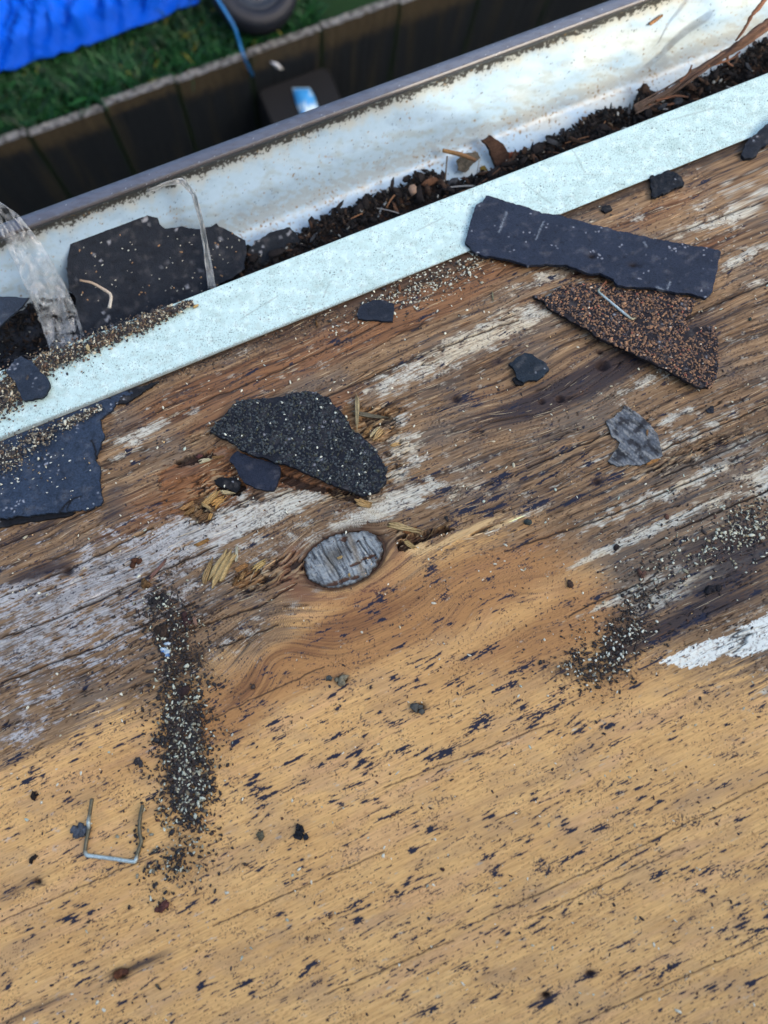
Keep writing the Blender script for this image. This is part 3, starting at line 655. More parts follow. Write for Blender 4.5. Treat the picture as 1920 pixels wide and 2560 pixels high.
# ------------------------------------------------------------------ metal strip (drip edge)
def drip():
    nx = 1900; ys_ = np.concatenate([np.linspace(v_near, v_far, 110), ])
    xs_ = np.linspace(-.34, .50, nx)
    U, V_ = np.meshgrid(xs_, ys_)
    V_ = V_+(V_-v_far)*(-.05)*(U-0)/.3*.9
    x, y = project(uvn(U, V_, U*0+.0018)); x = x/K; y = y/K
    cut = np.clip((x-1560)/100, 0, 1)**1.6*26                        # near edge bends in at the far right
    n1 = fbm(x/2.6, y/2.6, 301, 2); n2 = fbm(x/55, y/30, 303, 4)
    base = mix(np.broadcast_to(alb(182, 212, 220), x.shape+(3,)), alb(166, 194, 198), ss(-.1, .6, n2)*.6)
    base = mix(base, alb(208, 232, 240), ss(0, .5, fbm(x/20, y/20, 305, 3))*.5)
    dn = .50+.16*n2+.1*ss(900, 1500, x)*fbm(x/30, y/20, 307, 2)
    sp = noise(x/3.0, y/2.6, 309)+.35*noise(x/1.5, y/1.5, 310)+.30*fbm(x/40, y/30, 311, 3)
    base = mix(base, alb(60, 84, 88), ss(.56, .76, sp)*.85)
    sp = noise(x/2.1, y/2.0, 312)+.45*fbm(x/60, y/20, 313, 3)+.25*ss(1050, 1500, x)
    base = mix(base, alb(104, 134, 136), ss(.42, .7, sp)*.62)
    sp = noise(x/5, y/4, 314)+.35*fbm(x/90, y/30, 316, 3)
    base = mix(base, alb(46, 58, 58), ss(.72, .8, sp)*.8)
    s_ = lambda q: (q-v_near)/(v_far-v_near)
    s = s_(V_)
    base = mix(base, alb(96, 92, 80), (1-ss(.01, .05, s+.03*n1))*.8)
    for (x1, y1, x2, y2) in ((1130, 395, 1190, 440), (900, 500, 960, 470), (1240, 330, 1262, 372), (520, 690, 600, 640), (1450, 260, 1540, 235), (700, 640, 712, 610)):
        t = np.clip(((x-x1)*(x2-x1)+(y-y1)*(y2-y1))/((x2-x1)**2+(y2-y1)**2), 0, 1); base = mix(base, alb(132, 150, 150), (1-ss(.8, 2.6+2*n2, np.hypot(x-x1-t*(x2-x1), y-y1-t*(y2-y1))))*.45)
    base = mix(base, alb(140, 140, 126), ss(.3, .8, fbm(x/22, y/12, 317, 4)+.4*(1-s_(V_)))*.18)
    for (gx0, gy0, sa_, sb_) in ((0, 858, 70, 34), (60, 815, 60, 26), (130, 780, 50, 22), (220, 735, 60, 15), (310, 695, 50, 11), (380, 665, 30, 8)):
        base = mix(base, alb(62, 56, 50), ss(.4, .8, np.exp(-((x-gx0)/sa_)**2-((y-gy0+.4*(x-gx0))/sb_)**2)+.35*fbm(x/7, y/7, 318, 3))*.85)
    h = .0022+.0002*fbm(x/200, y/200, 315, 2)-.0004*np.exp(-((x-1180)/40)**2-((y-420)/30)**2)-.0003*np.exp(-((x-640)/50)**2-((y-650)/20)**2)
    P = uvn(U, V_, h); P[0] -= 0
    # shorten near edge at the far right, where a curl of felt lies on it
    d = empty('drip_edge', uvn(0, v_near, .001), 'pale mint painted metal drip edge strip with fine black specks along the eave', 'drip edge')
    dens_ = make('flashing_face', P.reshape(-1, 3), gridF(nx, len(ys_)), M_strip, d, base.reshape(-1, 3), True)
    # thickness, folded nose and hanging flange
    prof = [(0, 0), (.0006, -.0005), (.0009, -.003), (.0004, -.03), (-.0002, -.03), (.0002, -.003), (-.0004, -.0008)]
    a, b = P[-1, ::30], P[0, ::30]
    V2 = []; k = len(prof)
    for q in a:
        for (dy, dz) in prof: V2.append(q+np.array((0, dy, dz+ -.0001)))
    i = np.arange(len(a)*k).reshape(len(a), k)
    F = np.stack([i[:-1, :-1], i[1:, :-1], i[1:, 1:], i[:-1, 1:]], -1).reshape(-1, 4)
    make('nose_flange', V2, F, M_strip, d, np.tile(alb(186, 212, 214), (len(V2), 1)), True)
    V3 = np.concatenate([b, b-NA*.0007]); n = len(b)
    F = [(j, j+n, j+n+1, j+1) for j in range(n-1)]
    V3 = V3-VA*.00002
    make('cut_edge', V3, F, M_strip, d, np.tile(alb(80, 74, 62), (len(V3), 1)))
drip()

# ------------------------------------------------------------------ gutter
y_e = float(uvn(0, v_far, .002)[1]); z_e = float(uvn(0, v_far, .002)[2])
ox = 830*K
Zr_y = y_e+.098
Pout = hit(ox, 175*K, (0, Zr_y, 0), (0, 1, 0)); z_rim = float(Pout[2])
Pin = hit(ox, 208*K, (0, 0, z_rim), (0, 0, 1)); y_in = float(Pin[1])
z_bot = z_rim-.062
Pcr = hit(1404*K, 165*K, (0, 0, z_bot), (0, 0, 1)); y_cr = float(Pcr[1])
print('gutter', y_e, z_e, Zr_y, z_rim, y_in, z_bot, y_cr)
def gutter():
    g = empty('rain_gutter', (0, y_cr, z_bot), 'long white metal rain gutter with blue grey rim and rust spots, below the drip edge', 'gutter')
    # inner channel profile from under the rim down the front wall, over the bottom to the back wall
    k1 = np.array([(y_in, z_rim-.004), (y_in+.003, z_rim-.008), (y_in+.001, z_rim-.016), (y_in-.006, z_rim-.026), (y_cr+.012, z_bot+.026), (y_cr+.004, z_bot+.008), (y_cr-.001, z_bot+.001), (y_cr-.006, z_bot), (y_e-.004, z_bot), (y_e-.006, z_bot+.002), (y_e-.006, z_e-.012)])
    L = np.r_[0, np.cumsum(np.hypot(*np.diff(k1, axis=0).T))]
    s = np.linspace(0, L[-1], 240); yy = np.interp(s, L, k1[:, 0]); zz = np.interp(s, L, k1[:, 1])
    ker = np.ones(9)/9; yy[4:-4] = np.convolve(yy, ker, 'valid'); zz[4:-4] = np.convolve(zz, ker, 'valid')
    xs_ = np.concatenate([np.arange(-1.2, -.34, .02), np.arange(-.33, .48, .0007), np.arange(.5, 1.2, .02)])
    Xg, S = np.meshgrid(xs_, s); Yg = np.broadcast_to(yy[:, None], Xg.shape); Zg = np.broadcast_to(zz[:, None], Xg.shape)
    P = np.stack([Xg, Yg, Zg], -1)
    x, y = project(P); x = x/K; y = y/K
    n2 = fbm(x/60, y/40, 401, 4); n1 = fbm(x/9, y/7, 403, 3)
    c = mix(np.broadcast_to(alb(154, 182, 212), x.shape+(3,)), alb(136, 162, 192), ss(0, .6, n2)*.6)
    c = mix(c, alb(186, 190, 186), ss(.1, .6, fbm(x/120, y/60, 404, 3)*.5+.4*ss(900, 1400, x))*.5)
    mid = np.exp(-((S-.036)/.014)**2)
    c = mix(c, alb(140, 150, 152), ss(.35, .9, mid*.5+.7*fbm(x/40, y/20, 405, 4))*.55)
    c = mix(c, alb(112, 118, 118), ss(.55, .85, .3*mid+.8*fbm(x/8, y/8, 406, 3)*ss(-.2, .4, n2))*.35)
    # black mould hanging under the rim
    iv = len(xs_)//2; _, yr_ = project(np.array((xs_[iv], y_in, z_rim-.006))); S = S-float(S[:, 0][np.argmax(y[:, iv]*K > yr_+1)])
    Sr = S; S = S/(.42+.62*np.clip(.5+fbm(x/45, x*0, 407, 3), .2, 1.4))
    c = mix(c, alb(176, 164, 136), (1-ss(.004, .02, S+.006*n2))*.45)
    sm = ss(.30, .6, (1-ss(.0, .013, S))*1.1+.85*n1-.2+.35*noise(x/3, y/3, 409)+.2*n2)
    c = mix(c, alb(38, 36, 34), sm*.93)
    # rust spots
    S = Sr
    rs = noise(x/7, y/6, 410)+.35*noise(x/60, y/40, 411)+.28*np.exp(-((S-.060)/.010)**2)
    c = mix(c, alb(150, 124, 82), ss(.68, .84, rs)*.7); c = mix(c, alb(84, 66, 44), ss(.82, .94, rs)*.8)
    rs = noise(x/3, y/3, 413); c = mix(c, alb(70, 62, 54), ss(.8, .9, rs)*.7)
    gr = ss(.35, .9, fbm(x/18, y/12, 415, 4)+.9*np.exp(-((S-.052)/.012)**2))
    c = mix(c, alb(140, 134, 120), gr*.38)
    make('channel', P.reshape(-1, 3), gridF(len(xs_), len(s))[:, ::-1], M_gut, g, c.reshape(-1, 3), True)
    # rolled rim
    pr = [(y_in, z_rim-.0035), (y_in-.0003, z_rim-.0012), (y_in+.0012, z_rim), (y_in+.006, z_rim+.0006), (Zr_y-.0025, z_rim), (Zr_y-.0006, z_rim-.0012), (Zr_y, z_rim-.004), (Zr_y, z_rim-.014), (Zr_y-.01, z_rim-.03), (y_cr+.008, z_bot-.003), (y_e-.007, z_bot-.003)]
    pr = np.array(pr); L = np.r_[0, np.cumsum(np.hypot(*np.diff(pr, axis=0).T))]
    s = np.unique(np.r_[np.linspace(0, .026, 50), np.linspace(.026, L[-1], 14)]); yy = np.interp(s, L, pr[:, 0]); zz = np.interp(s, L, pr[:, 1])
    Xg, S = np.meshgrid(xs_, s); P = np.stack([Xg, Xg*0+yy[:, None], Xg*0+zz[:, None]+.0004*noise(Xg/.15, Xg*0, 420)], -1)
    x, y = project(P); x = x/K; y = y/K
    c = mix(np.broadcast_to(alb(72, 82, 104), x.shape+(3,)), alb(60, 66, 84), ss(-.2, .5, fbm(x/40, y/10, 421, 3))*.6)
    c = mix(c, alb(58, 60, 68), ss(.6, .75, noise(x/3.5, y/3.5, 422)+.2*n1[0:1]*0)*.7)
    c = mix(c, alb(60, 54, 48), (1-ss(.0028, .0058, S+.001*fbm(x/12, y/6, 423, 2)))*.75)
    c = mix(c, alb(160, 172, 190), ss(.72, .82, noise(x/3, y/3, 424))*.6)
    make('rim', P.reshape(-1, 3), gridF(len(xs_), len(s)), M_gut, g, c.reshape(-1, 3), True)
gutter()

# ------------------------------------------------------------------ litter in the gutter
GB = (0, 0, z_bot)
def gh(px, py, h=0): return hit(px, py, (0, 0, z_bot+h), (0, 0, 1))
top = DD([(-60, 700), (60, 650), (160, 640), (300, 600), (400, 560), (520, 562), (545, 545), (600, 528), (660, 500), (720, 455), (760, 448), (800, 425), (860, 405), (905, 372), (935, 372), (960, 400), (1000, 395), (1060, 375), (1130, 330),
          (1180, 305), (1250, 270), (1290, 238), (1340, 236), (1362, 245), (1380, 198), (1410, 205), (1470, 190), (1530, 160), (1600, 120), (1640, 90), (1720, 60)])
tx = [p[0] for p in top]; ty = [p[1] for p in top]
TW = []
def litter():
    nx, ny = 900, 60
    a = np.linspace(-80, 2000, nx); T = np.linspace(0, 1, ny)[:, None]
    yt = np.interp(a, tx, ty)+8*fbm(a/30, a*0, 501, 3); yb = S_far(a)+60
    px = np.broadcast_to(a, (ny, nx)); py = yt*(1-T)+yb*T
    h = .003+.012*(1-(1-np.clip(T*1.6, 0, 1))**2)+T*0*a
    P0 = gh(px, py, .004)
    hh = h+.0065*fbm(P0[..., 0]/.016, P0[..., 1]/.012, 503, 4)+.0015*fbm(P0[..., 0]/.003, P0[..., 1]/.003, 505, 3)
    P = P0.copy(); P[..., 2] = z_bot+hh; P[0, :, 2] = z_bot-.003+.0
    c = mix(np.broadcast_to(alb(36, 33, 33), px.shape+(3,)), alb(72, 52, 40), ss(.0, .5, fbm(px/50, py/30, 507, 4))*.8)
    c = mix(c, alb(24, 24, 28), ss(.1, .5, fbm(px/14, py/10, 509, 3))*.7)
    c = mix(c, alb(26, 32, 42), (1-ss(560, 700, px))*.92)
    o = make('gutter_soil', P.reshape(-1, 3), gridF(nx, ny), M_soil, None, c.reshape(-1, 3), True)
    tag(o, 'dark damp leaf mould lying in the bottom of the gutter', 'leaf mould', kind='stuff')
    r = np.random.default_rng(13); n = 140
    a = r.uniform(520, 1980, n); t = r.beta(1.0, 1.2, n); yt = np.interp(a, tx, ty); q = gh(a, yt*(1-t)+(S_far(a)+20)*t, .004); q[:, 2] = z_bot+.006+.012*(1-(1-np.clip(t*1.6, 0, 1))**2)+r.uniform(0, .005, n)
    stones('leaf_scraps', q, r.uniform(.0012, .0044, n), pick([(7, (32, 30, 32)), (3, (56, 44, 38)), (.8, (82, 60, 48)), (1, (54, 58, 66)), (.2, (120, 122, 128))], n, r), M_soil, None, unit((.1, -.35, 1)), .16, 14, .7,
           label='matted dark brown leaf and bark scraps on top of the gutter soil', cat='dead leaves', kind='stuff')
    r = np.random.default_rng(15)
    for i in range(16):
        a0 = r.uniform(600, 1900); t0_ = r.uniform(.15, .8); y0 = np.interp(a0, tx, ty)*(1-t0_)+S_far(a0)*t0_; an = r.normal(-.35, .5); L = r.uniform(25, 80)
        p0 = gh(a0, y0, .016+r.uniform(0, .004)); p2 = gh(a0+L*math.cos(an), y0+L*math.sin(an), .018+r.uniform(-.002, .006)); p1 = (p0+p2)/2+np.array((0, 0, r.uniform(0, .003)))+XA*r.uniform(-.002, .002)
        TW.append((p0, p1, p2))
    r = np.random.default_rng(11); n = 5200
    a = r.uniform(-60, 1980, n); t = r.beta(1.1, 1.3, n); yt = np.interp(a, tx, ty); q = gh(a, yt*(1-t)+(S_far(a)+20)*t-3, .004)
    q = q[:]
    q[:, 2] = z_bot+.004+.012*(1-(1-np.clip(t*1.6, 0, 1))**2)+r.uniform(-.001, .003, n)
    s = r.gamma(2.2, .35, n)*.0008+.0003
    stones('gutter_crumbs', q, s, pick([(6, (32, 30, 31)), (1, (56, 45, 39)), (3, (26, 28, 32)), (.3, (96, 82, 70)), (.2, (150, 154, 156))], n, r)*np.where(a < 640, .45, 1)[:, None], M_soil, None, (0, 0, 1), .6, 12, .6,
           label='loose crumbs of bark, grit and rotted leaf on the gutter soil', cat='debris', kind='stuff')
litter()
tv, tf, tcl = [], [], []
for i, pp in enumerate(TW):            # fine needles and stalks, far too thin to tell apart
    r_ = .00035+.0004*((i*7) % 5)/5
    Q = [pp[0]*(1-t)**2+2*pp[1]*t*(1-t)+pp[2]*t*t for t in np.linspace(0, 1, 9)]; ax_ = unit(Q[-1]-Q[0]); sd_ = unit(np.cross(ax_, (0, 0, 1))); up_ = np.cross(sd_, ax_); b0 = len(tv)
    for q in Q:
        for k in range(6): tv.append(q+(sd_*math.cos(k*math.pi/3)+up_*math.sin(k*math.pi/3))*r_); tcl.append(alb(*[(120, 88, 66), (84, 62, 50), (140, 140, 144)][i % 3]))
    for a_ in range(8):
        for k in range(6): tf.append((b0+a_*6+k, b0+a_*6+(k+1) % 6, b0+(a_+1)*6+(k+1) % 6, b0+(a_+1)*6+k))
tag(make('plant_stalks', tv, tf, M_chip, None, np.array(tcl), True), 'thin dry stalks and needles strewn over the gutter litter', 'stalks', kind='stuff')
M_rib = material('milky_plastic_film', .3, .5, color=(.50, .54, .54), var=.25, bscale=200, bump=.3, trans=.40)
def film(name, path, wd, label, mat_=None):
    P = []; n = len(path)*8
    c = np.array([p[:3] for p in path], float); t = np.linspace(0, len(path)-1, n)
    Q = np.stack([np.interp(t, range(len(path)), c[:, k]) for k in range(3)], -1)
    W = np.interp(t, range(len(path)), wd); m = 20
    V = []
    for i in range(n):
        a = Q[max(i-1, 0)]; b = Q[min(i+1, n-1)]; d = np.array((b[0]-a[0], b[1]-a[1])); d /= np.hypot(*d)
        for k in range(m):
            s = k/(m-1)*2-1
            px = Q[i][0]-d[1]*s*W[i]/2; py = Q[i][1]+d[0]*s*W[i]/2
            z = Q[i][2]/1000+.006*abs(float(noise(i*.12+5, k*.5+i*.05, 601)))+.003*abs(float(noise(i*.3, k*.9, 602)))+.002*abs(s)
            V.append(hit(px, py, (0, 0, z_bot+z), (0, 0, 1)))
    o = make(name, V, gridF(m, n), mat_ or M_film, None, None, True)
    so_ = o.modifiers.new('t', 'SOLIDIFY'); so_.thickness = .0002
    return tag(o, label, 'plastic film', 'clear plastic scraps caught in the gutter')
film('plastic_film', [(x, y, h) for x, y, h in [(-30, 500, 66), (25, 560, 62), (75, 640, 50), (120, 730, 36), (150, 800, 24), (175, 880, 18)]], [30, 64, 84, 92, 96, 92], 'wide crinkled clear plastic strip hanging into the gutter at its left end')
film('plastic_film', [(x, y, h) for x, y, h in [(368, 478, 58), (420, 458, 60), (455, 452, 62), (485, 485, 56), (505, 560, 44), (518, 640, 34), (530, 720, 26)]], [7, 12, 15, 12, 11, 14, 20], 'narrow twisted clear plastic ribbon dangling from the gutter rim in front of the black felt', M_rib)

ac = lambda base, sp=0: (lambda u, v, d: np.clip(np.asarray(base)*.58*(1+.22*fbm(u/.02, v/.02, 611+sp, 3)[:, None]+.22*fbm(u/.0012, v/.0012, 621+sp, 2)[:, None])*(1-.35*ss(.25, .6, fbm(u/.005, v/.0035, 641+sp, 3))[:, None])+np.array((.035, .033, .030))*ss(.1, .7, fbm(u/.009, v/.007, 645+sp, 4))[:, None]+(np.array((.25, .26, .27))*ss(.62, .74, noise(u/.0011, v/.0011, 631+sp)+.45*noise(u/.012, v/.01, 632+sp)-.12)[:, None]), .004, .8))
black = alb(38, 46, 60); blue = alb(56, 72, 96); blk = alb(30, 34, 42)
# felt pieces in the gutter: leaning plane from the soil up against the front wall
pA = np.array((0, y_e+.004, z_bot+.018)); pB = np.array((0, y_in-.012, z_rim-.030)); ey = unit(pB-pA); en = np.cross(XA, ey)
PL = (pA, XA, ey, en)
slab('felt_scrap', C1([(300, 1050), (310, 1020), (355, 985), (380, 960), (430, 930), (480, 918), (520, 912), (560, 930), (640, 935), (680, 945), (690, 970), (715, 988), (760, 985), (860, 990), (915, 985), (935, 968), (980, 995), (1040, 1030), (1062, 1042), (1062, 1110)])
     +C3([(1060, 60), (900, 150), (620, 280), (380, 400), (330, 360), (330, 190), (300, 150), (300, 60)]), .0022, ac(alb(36, 44, 58)), M_asph, step=8, amp=4, seed=31, plane=PL,
     label='largest ragged black felt scrap, lying inside the gutter behind the ribbon of film', cat='roofing felt', group='torn roofing felt scraps')
slab('felt_scrap', C1([(1066, 1100), (1100, 1045), (1180, 1005), (1250, 985), (1300, 1035), (1290, 1060), (1230, 1090), (1180, 1130), (1066, 1180)]), .0022, ac(alb(32, 40, 52)), M_asph, step=7, amp=3, seed=33, plane=(pA+np.array((0, 0, -.008)), XA, ey, en),
     label='small black felt scrap in the gutter, right beside the largest one', cat='roofing felt', group='torn roofing felt scraps')
PL2 = (np.array((0, y_e+.01, z_e-.005)), XA, np.array((0, 1., 0)), np.array((0, 0, 1.)))
slab('felt_scrap', C3([(-60, 175), (60, 182), (130, 185), (80, 240), (0, 310), (-60, 350)]), .002, ac(alb(52, 66, 88)), M_asph, step=7, amp=2, seed=35, plane=PL2,
     label='pointed blue grey felt corner poking in at the left edge above the gutter', cat='roofing felt', group='torn roofing felt scraps')
# things in the gutter
gp = lambda pts: [hit(p[0], p[1], (0, 0, z_bot+p[2]/1000), (0, 0, 1)) for p in pts]
tube('bent_twig', gp([(p[0], p[1], 40) for p in C3([(345, 105), (395, 115), (440, 140), (472, 160), (480, 180), (472, 225)])]), [.0007, .0009, .001, .001, .001, .0012], M_chip, cols=[alb(150, 130, 112), alb(186, 184, 180)],
     label='bent pale brown twig lying on the black felt in the gutter', cat='twig')
tube('twig', gp([(1107, 376, 14), (1150, 386, 17), (1191, 401, 18)]), [.0014, .0017, .0012], M_chip, cols=[alb(140, 110, 76), alb(90, 70, 56)], label='short tan twig standing out of the gutter litter left of the bark chunk', cat='twig')
tube('grass_stalk', gp([(1118, 390, 20), (1114, 440, 12), (1112, 480, 10)]), .0006, M_chip, cols=[alb(70, 60, 50), alb(100, 90, 80)], label='thin dark stalk hanging below the short tan twig', cat='twig')
tube('grass_stalk', gp([(1198, 400, 20), (1192, 440, 14), (1185, 470, 12)]), .0007, M_chip, cols=[alb(150, 160, 170), alb(120, 130, 140)], label='thin pale stalk between the yellow leaf and the short tan twig', cat='twig')
tube('grass_stalk', gp([(965, 505, 14), (950, 530, 14), (940, 570, 14)]), .0009, M_chip, cols=[alb(150, 160, 172), alb(130, 140, 150)], label='pale grey curved stalk in the gutter, left of the round pebble', cat='twig')
PLb = (np.array((0, y_cr, z_bot+.016)), XA, np.array((0, .86, .5)), np.array((0, -.5, .86)))
brc = lambda base, sd: (lambda u, v, d: np.asarray(base)*(1+.45*fbm(u/.006, v/.002, sd, 3)[:, None]))
slab('bark_chunk', crop(1080, 300, 3.95, [(480, 205), (560, 150), (610, 190), (690, 240), (740, 330), (752, 480), (730, 530), (640, 560), (600, 420), (560, 320), (520, 250)]), .004, brc(alb(58, 44, 38), 41), M_soil, step=5, amp=2, bumps=.0008, seed=41, plane=PLb,
     label='dark brown bark chunk standing in the gutter litter', cat='bark')
slab('dead_leaf', crop(1080, 300, 3.95, [(470, 470), (520, 450), (570, 540), (600, 580), (560, 610), (490, 590)]), .0006, brc(alb(104, 92, 44), 43), M_soil, step=4, amp=1, bumps=.0006, seed=43, plane=PLb, label='yellow brown dead leaf left of the bark chunk', cat='leaf')
slab('dead_leaf', crop(1080, 300, 3.95, [(740, 330), (820, 310), (900, 320), (930, 360), (850, 390), (760, 400)]), .0006, brc(alb(110, 66, 50), 44), M_soil, step=4, amp=2, bumps=.001, seed=45, plane=PLb, label='rusty red dead leaf right of the bark chunk', cat='leaf')
slab('dead_leaf', crop(1080, 300, 3.95, [(240, 400), (320, 330), (440, 320), (480, 380), (400, 440), (330, 520), (260, 500)]), .0008, brc(alb(78, 76, 72), 46), M_soil, step=4, amp=2, bumps=.0008, seed=46, plane=PLb, label='curled dark grey leaf under the short tan twig', cat='leaf')
slab('bark_chunk', crop(700, 400, 3.77, [(960, 360), (1180, 345), (1200, 365), (1120, 400), (980, 395)]), .0012, brc(alb(116, 116, 138), 47), M_soil, step=4, amp=1, bumps=.0003, seed=47, plane=PLb, label='flat grey violet flake beside the round pebble in the gutter', cat='bark')
slab('bark_chunk', C2([(880, 495), (930, 485), (990, 470), (1060, 480), (1110, 500), (1060, 545), (960, 585), (900, 570)]), .005, brc(alb(46, 42, 42), 48), M_soil, step=5, amp=4, bumps=.0016, seed=48, plane=PLb, label='crumbly black lump in the gutter below the root of the bark strand', cat='bark')
slab('bark_chunk', C2([(1090, 420), (1120, 385), (1165, 400), (1170, 430), (1110, 470), (1080, 460)]), .004, brc(alb(40, 38, 40), 49), M_soil, step=5, amp=3, bumps=.0012, seed=49, plane=PLb, label='small black lump in the gutter left of the bark strand', cat='bark')
p = gh(1032, 472, .022)
stones('pebble', [p], [.0042], np.array([alb(132, 112, 100)]), M_stone, None, (0, 0, 1), .8, 51, .1, label='round pinkish brown pebble in the gutter litter', cat='pebble')
def on_wall(px, py, off=.0012):     # front wall point
    p0 = np.array((0, y_in-.003, z_rim-.02)); p1 = np.array((0, y_cr+.008, z_bot+.018)); d = unit(p1-p0); n = np.cross(d, XA); n = n if n[1] < 0 else -n
    return hit(px, py, p0+n*off, n)
tube('twig', [on_wall(1624, 61), on_wall(1640, 50), on_wall(1656, 38)], [.0011, .0013, .0009], M_chip, cols=[alb(150, 112, 78), alb(96, 78, 64)], label='short brown sliver stuck high on the front wall of the gutter', cat='twig')
# cedar bark strand at the right end of the gutter
def strand():
    e = empty('bark_strand', gh(1700, 230, .02), 'long frayed reddish brown strip of cedar bark reaching out of the gutter at the right', 'bark')
    base = np.array([(2000, 20, 78), (1920, 62, 70), (1855, 110, 60), (1800, 142, 50), (1730, 188, 38), (1665, 233, 26), (1586, 273, 20)], float)
    r = np.random.default_rng(77)
    for i in range(9):
        k = r.uniform(-1, 1); w0 = 9*k
        pts = base.copy(); pts[:, 0] += r.normal(0, 1.2, 7)+w0*.4; pts[:, 1] += w0*np.array([.9, 1, .8, .7, .9, 1.2, 1.4])+r.normal(0, 1.2, 7); pts[:, 2] += r.uniform(-2, 2, 7)
        j = 7 if i < 4 else r.integers(5, 8); s0 = 0
        tube('fibre', gp(pts[s0:j]), np.linspace(.0022, .0007, 7)[s0:j]*r.uniform(.6, 1.2), M_chip, e, 8, cols=[alb(116, 90, 78)*r.uniform(.6, 1.2), alb(88, 68, 60)*r.uniform(.6, 1.1), alb(112, 96, 88)*r.uniform(.5, 1)], sub=8, noisy=.3)
    for pts in [[(1990, -120, 100), (1905, 8, 84), (1880, 38, 80), (1859, 76, 74), (1839, 102, 68)], [(1770, 165, 46), (1790, 160, 44), (1826, 148, 44), (1850, 130, 46)], [(1640, 252, 26), (1690, 240, 26), (1720, 243, 24)], [(1620, 262, 22), (1670, 262, 20), (1700, 255, 20)],
                [(1700, 205, 34), (1720, 185, 38), (1730, 163, 44)], [(1822, 132, 50), (1818, 155, 40), (1832, 165, 36)]]:
        tube('fibre', gp(pts), np.linspace(.0018 if len(pts) == 5 else .001, .0007, len(pts)), M_chip, e, 8, cols=[alb(120, 84, 66), alb(86, 64, 54)], sub=7, noisy=.35)
strand()

# ------------------------------------------------------------------ felt and shingle fragments on the deck
E = 1.0
slab('felt_scrap', [(-70, 1350), (-70, 1290), (0, 1300), (60, 1290), (140, 1283), (192, 1284), (175, 1292), (120, 1300), (60, 1310), (0, 1322)], .0016, ac(blk), M_asph, hs=.4, step=6, amp=2, seed=60,
     label='thin dark underlayer of felt showing below the big left felt piece', cat='roofing felt', group='torn roofing felt scraps')
def feltcol(u, v, d):
    c = ac(alb(58, 76, 104))(u, v, d); x, y = project(uvn(u, v, u*0+.0045))
    n = fbm(x/14, y/3.5, 661, 3); c = c*(1-.4*ss(.1, .5, n))[:, None]
    for pts in FC:
        for (x1, y1), (x2, y2) in zip(pts[:-1], pts[1:]):
            t = np.clip(((x-x1)*(x2-x1)+(y-y1)*(y2-y1))/((x2-x1)**2+(y2-y1)**2), 0, 1); c = mix(c, alb(12, 12, 16), 1-ss(1.2, 3.6, np.hypot(x-x1-t*(x2-x1), y-y1-t*(y2-y1))))
    return c
FC = [crop(0, 1080, 4.88, [(725, 985), (780, 900), (850, 840), (900, 800), (985, 780)]), crop(0, 1080, 4.88, [(815, 960), (830, 900), (870, 830)]), crop(0, 1080, 4.88, [(1100, 90), (1140, 150), (1150, 220), (1160, 330)])]
slab('felt_scrap', [(-80, 1320, 2.5), (-80, 1080, -.6), (60, 1035, -.6), (150, 1005, -.6), (240, 975, -.6), (290, 960, -.6), (345, 970, -.5), (335, 988, -.3), (290, 1008, 0), (287, 1030, .4), (250, 1050, .8), (262, 1095, .8), (255, 1120, .8), (242, 1150, .8), (254, 1180, .8), (250, 1215, 1), (259, 1250, 1), (255, 1267, 1), (215, 1277, 1.5), (165, 1282, 2.4), (100, 1288, 2.8), (0, 1298, 3)],
     .0020, feltcol, M_asph, step=4, amp=3.5, bumps=.00035, seed=61,
     hf=lambda u, v: .0004*fbm(u/.03, v/.02, 62, 3), label='big blue grey felt piece with ragged edge, tucked under the left end of the strip', cat='roofing felt', group='torn roofing felt scraps')
slab('felt_scrap', [(270, 1000, .4), (300, 985, .4), (345, 970, .4), (400, 955, .4), (330, 1005, .4), (290, 1012, .4)], .0014, ac(blk), M_asph, step=5, amp=3, seed=64,
     label='thin black sliver of felt under the metal strip, right of the big left piece', cat='roofing felt', group='torn roofing felt scraps')
slab('felt_scrap', C3([(45, 485), (70, 455), (100, 440), (150, 470), (180, 505), (210, 530), (220, 570), (205, 600), (180, 620), (110, 632), (85, 590), (80, 560), (50, 530), (35, 505)]), .0022, ac(alb(52, 66, 88)), M_asph, hs=4, step=5, amp=2.5, bumps=.0004, seed=65,
     hf=lambda u, v: .0015*fbm(u/.02, v/.02, 66, 2), label='rounded blue grey felt flake lying in the grit on the metal strip', cat='roofing felt', group='torn roofing felt scraps')
slab('felt_scrap', crop(820, 680, 3.95, [(285, 445), (300, 390), (330, 340), (400, 320), (450, 290), (560, 290), (610, 320), (655, 330), (650, 420), (640, 505), (560, 500), (490, 492), (400, 488), (300, 478)]), .0018, ac(alb(44, 54, 72)), M_asph, hs=.6, step=4.5, amp=1.2, bumps=.0002, seed=67,
     label='small four sided dark felt chip in the grit just below the metal strip', cat='roofing felt', group='torn roofing felt scraps')
slab('felt_scrap', C4([(535, 470), (560, 460), (580, 440), (605, 423), (640, 432), (665, 450), (700, 470), (712, 498), (690, 520), (660, 545), (625, 540), (600, 552), (570, 535), (565, 500)]), .002, ac(alb(44, 58, 74)), M_asph, hs=1.5, step=4.5, amp=2, bumps=.0004, seed=68,
     label='blob shaped black felt crumb on the dark stained wood left of the brown granulated piece', cat='roofing felt', group='torn roofing felt scraps')
slab('felt_scrap', C4([(552, 535), (575, 525), (610, 545), (600, 560), (570, 562)]), .0016, ac(blk), M_asph, hs=.3, step=4, amp=1.5, seed=69,
     label='tiny black crumb under the lower edge of the blob shaped felt crumb', cat='roofing felt', group='torn roofing felt scraps')
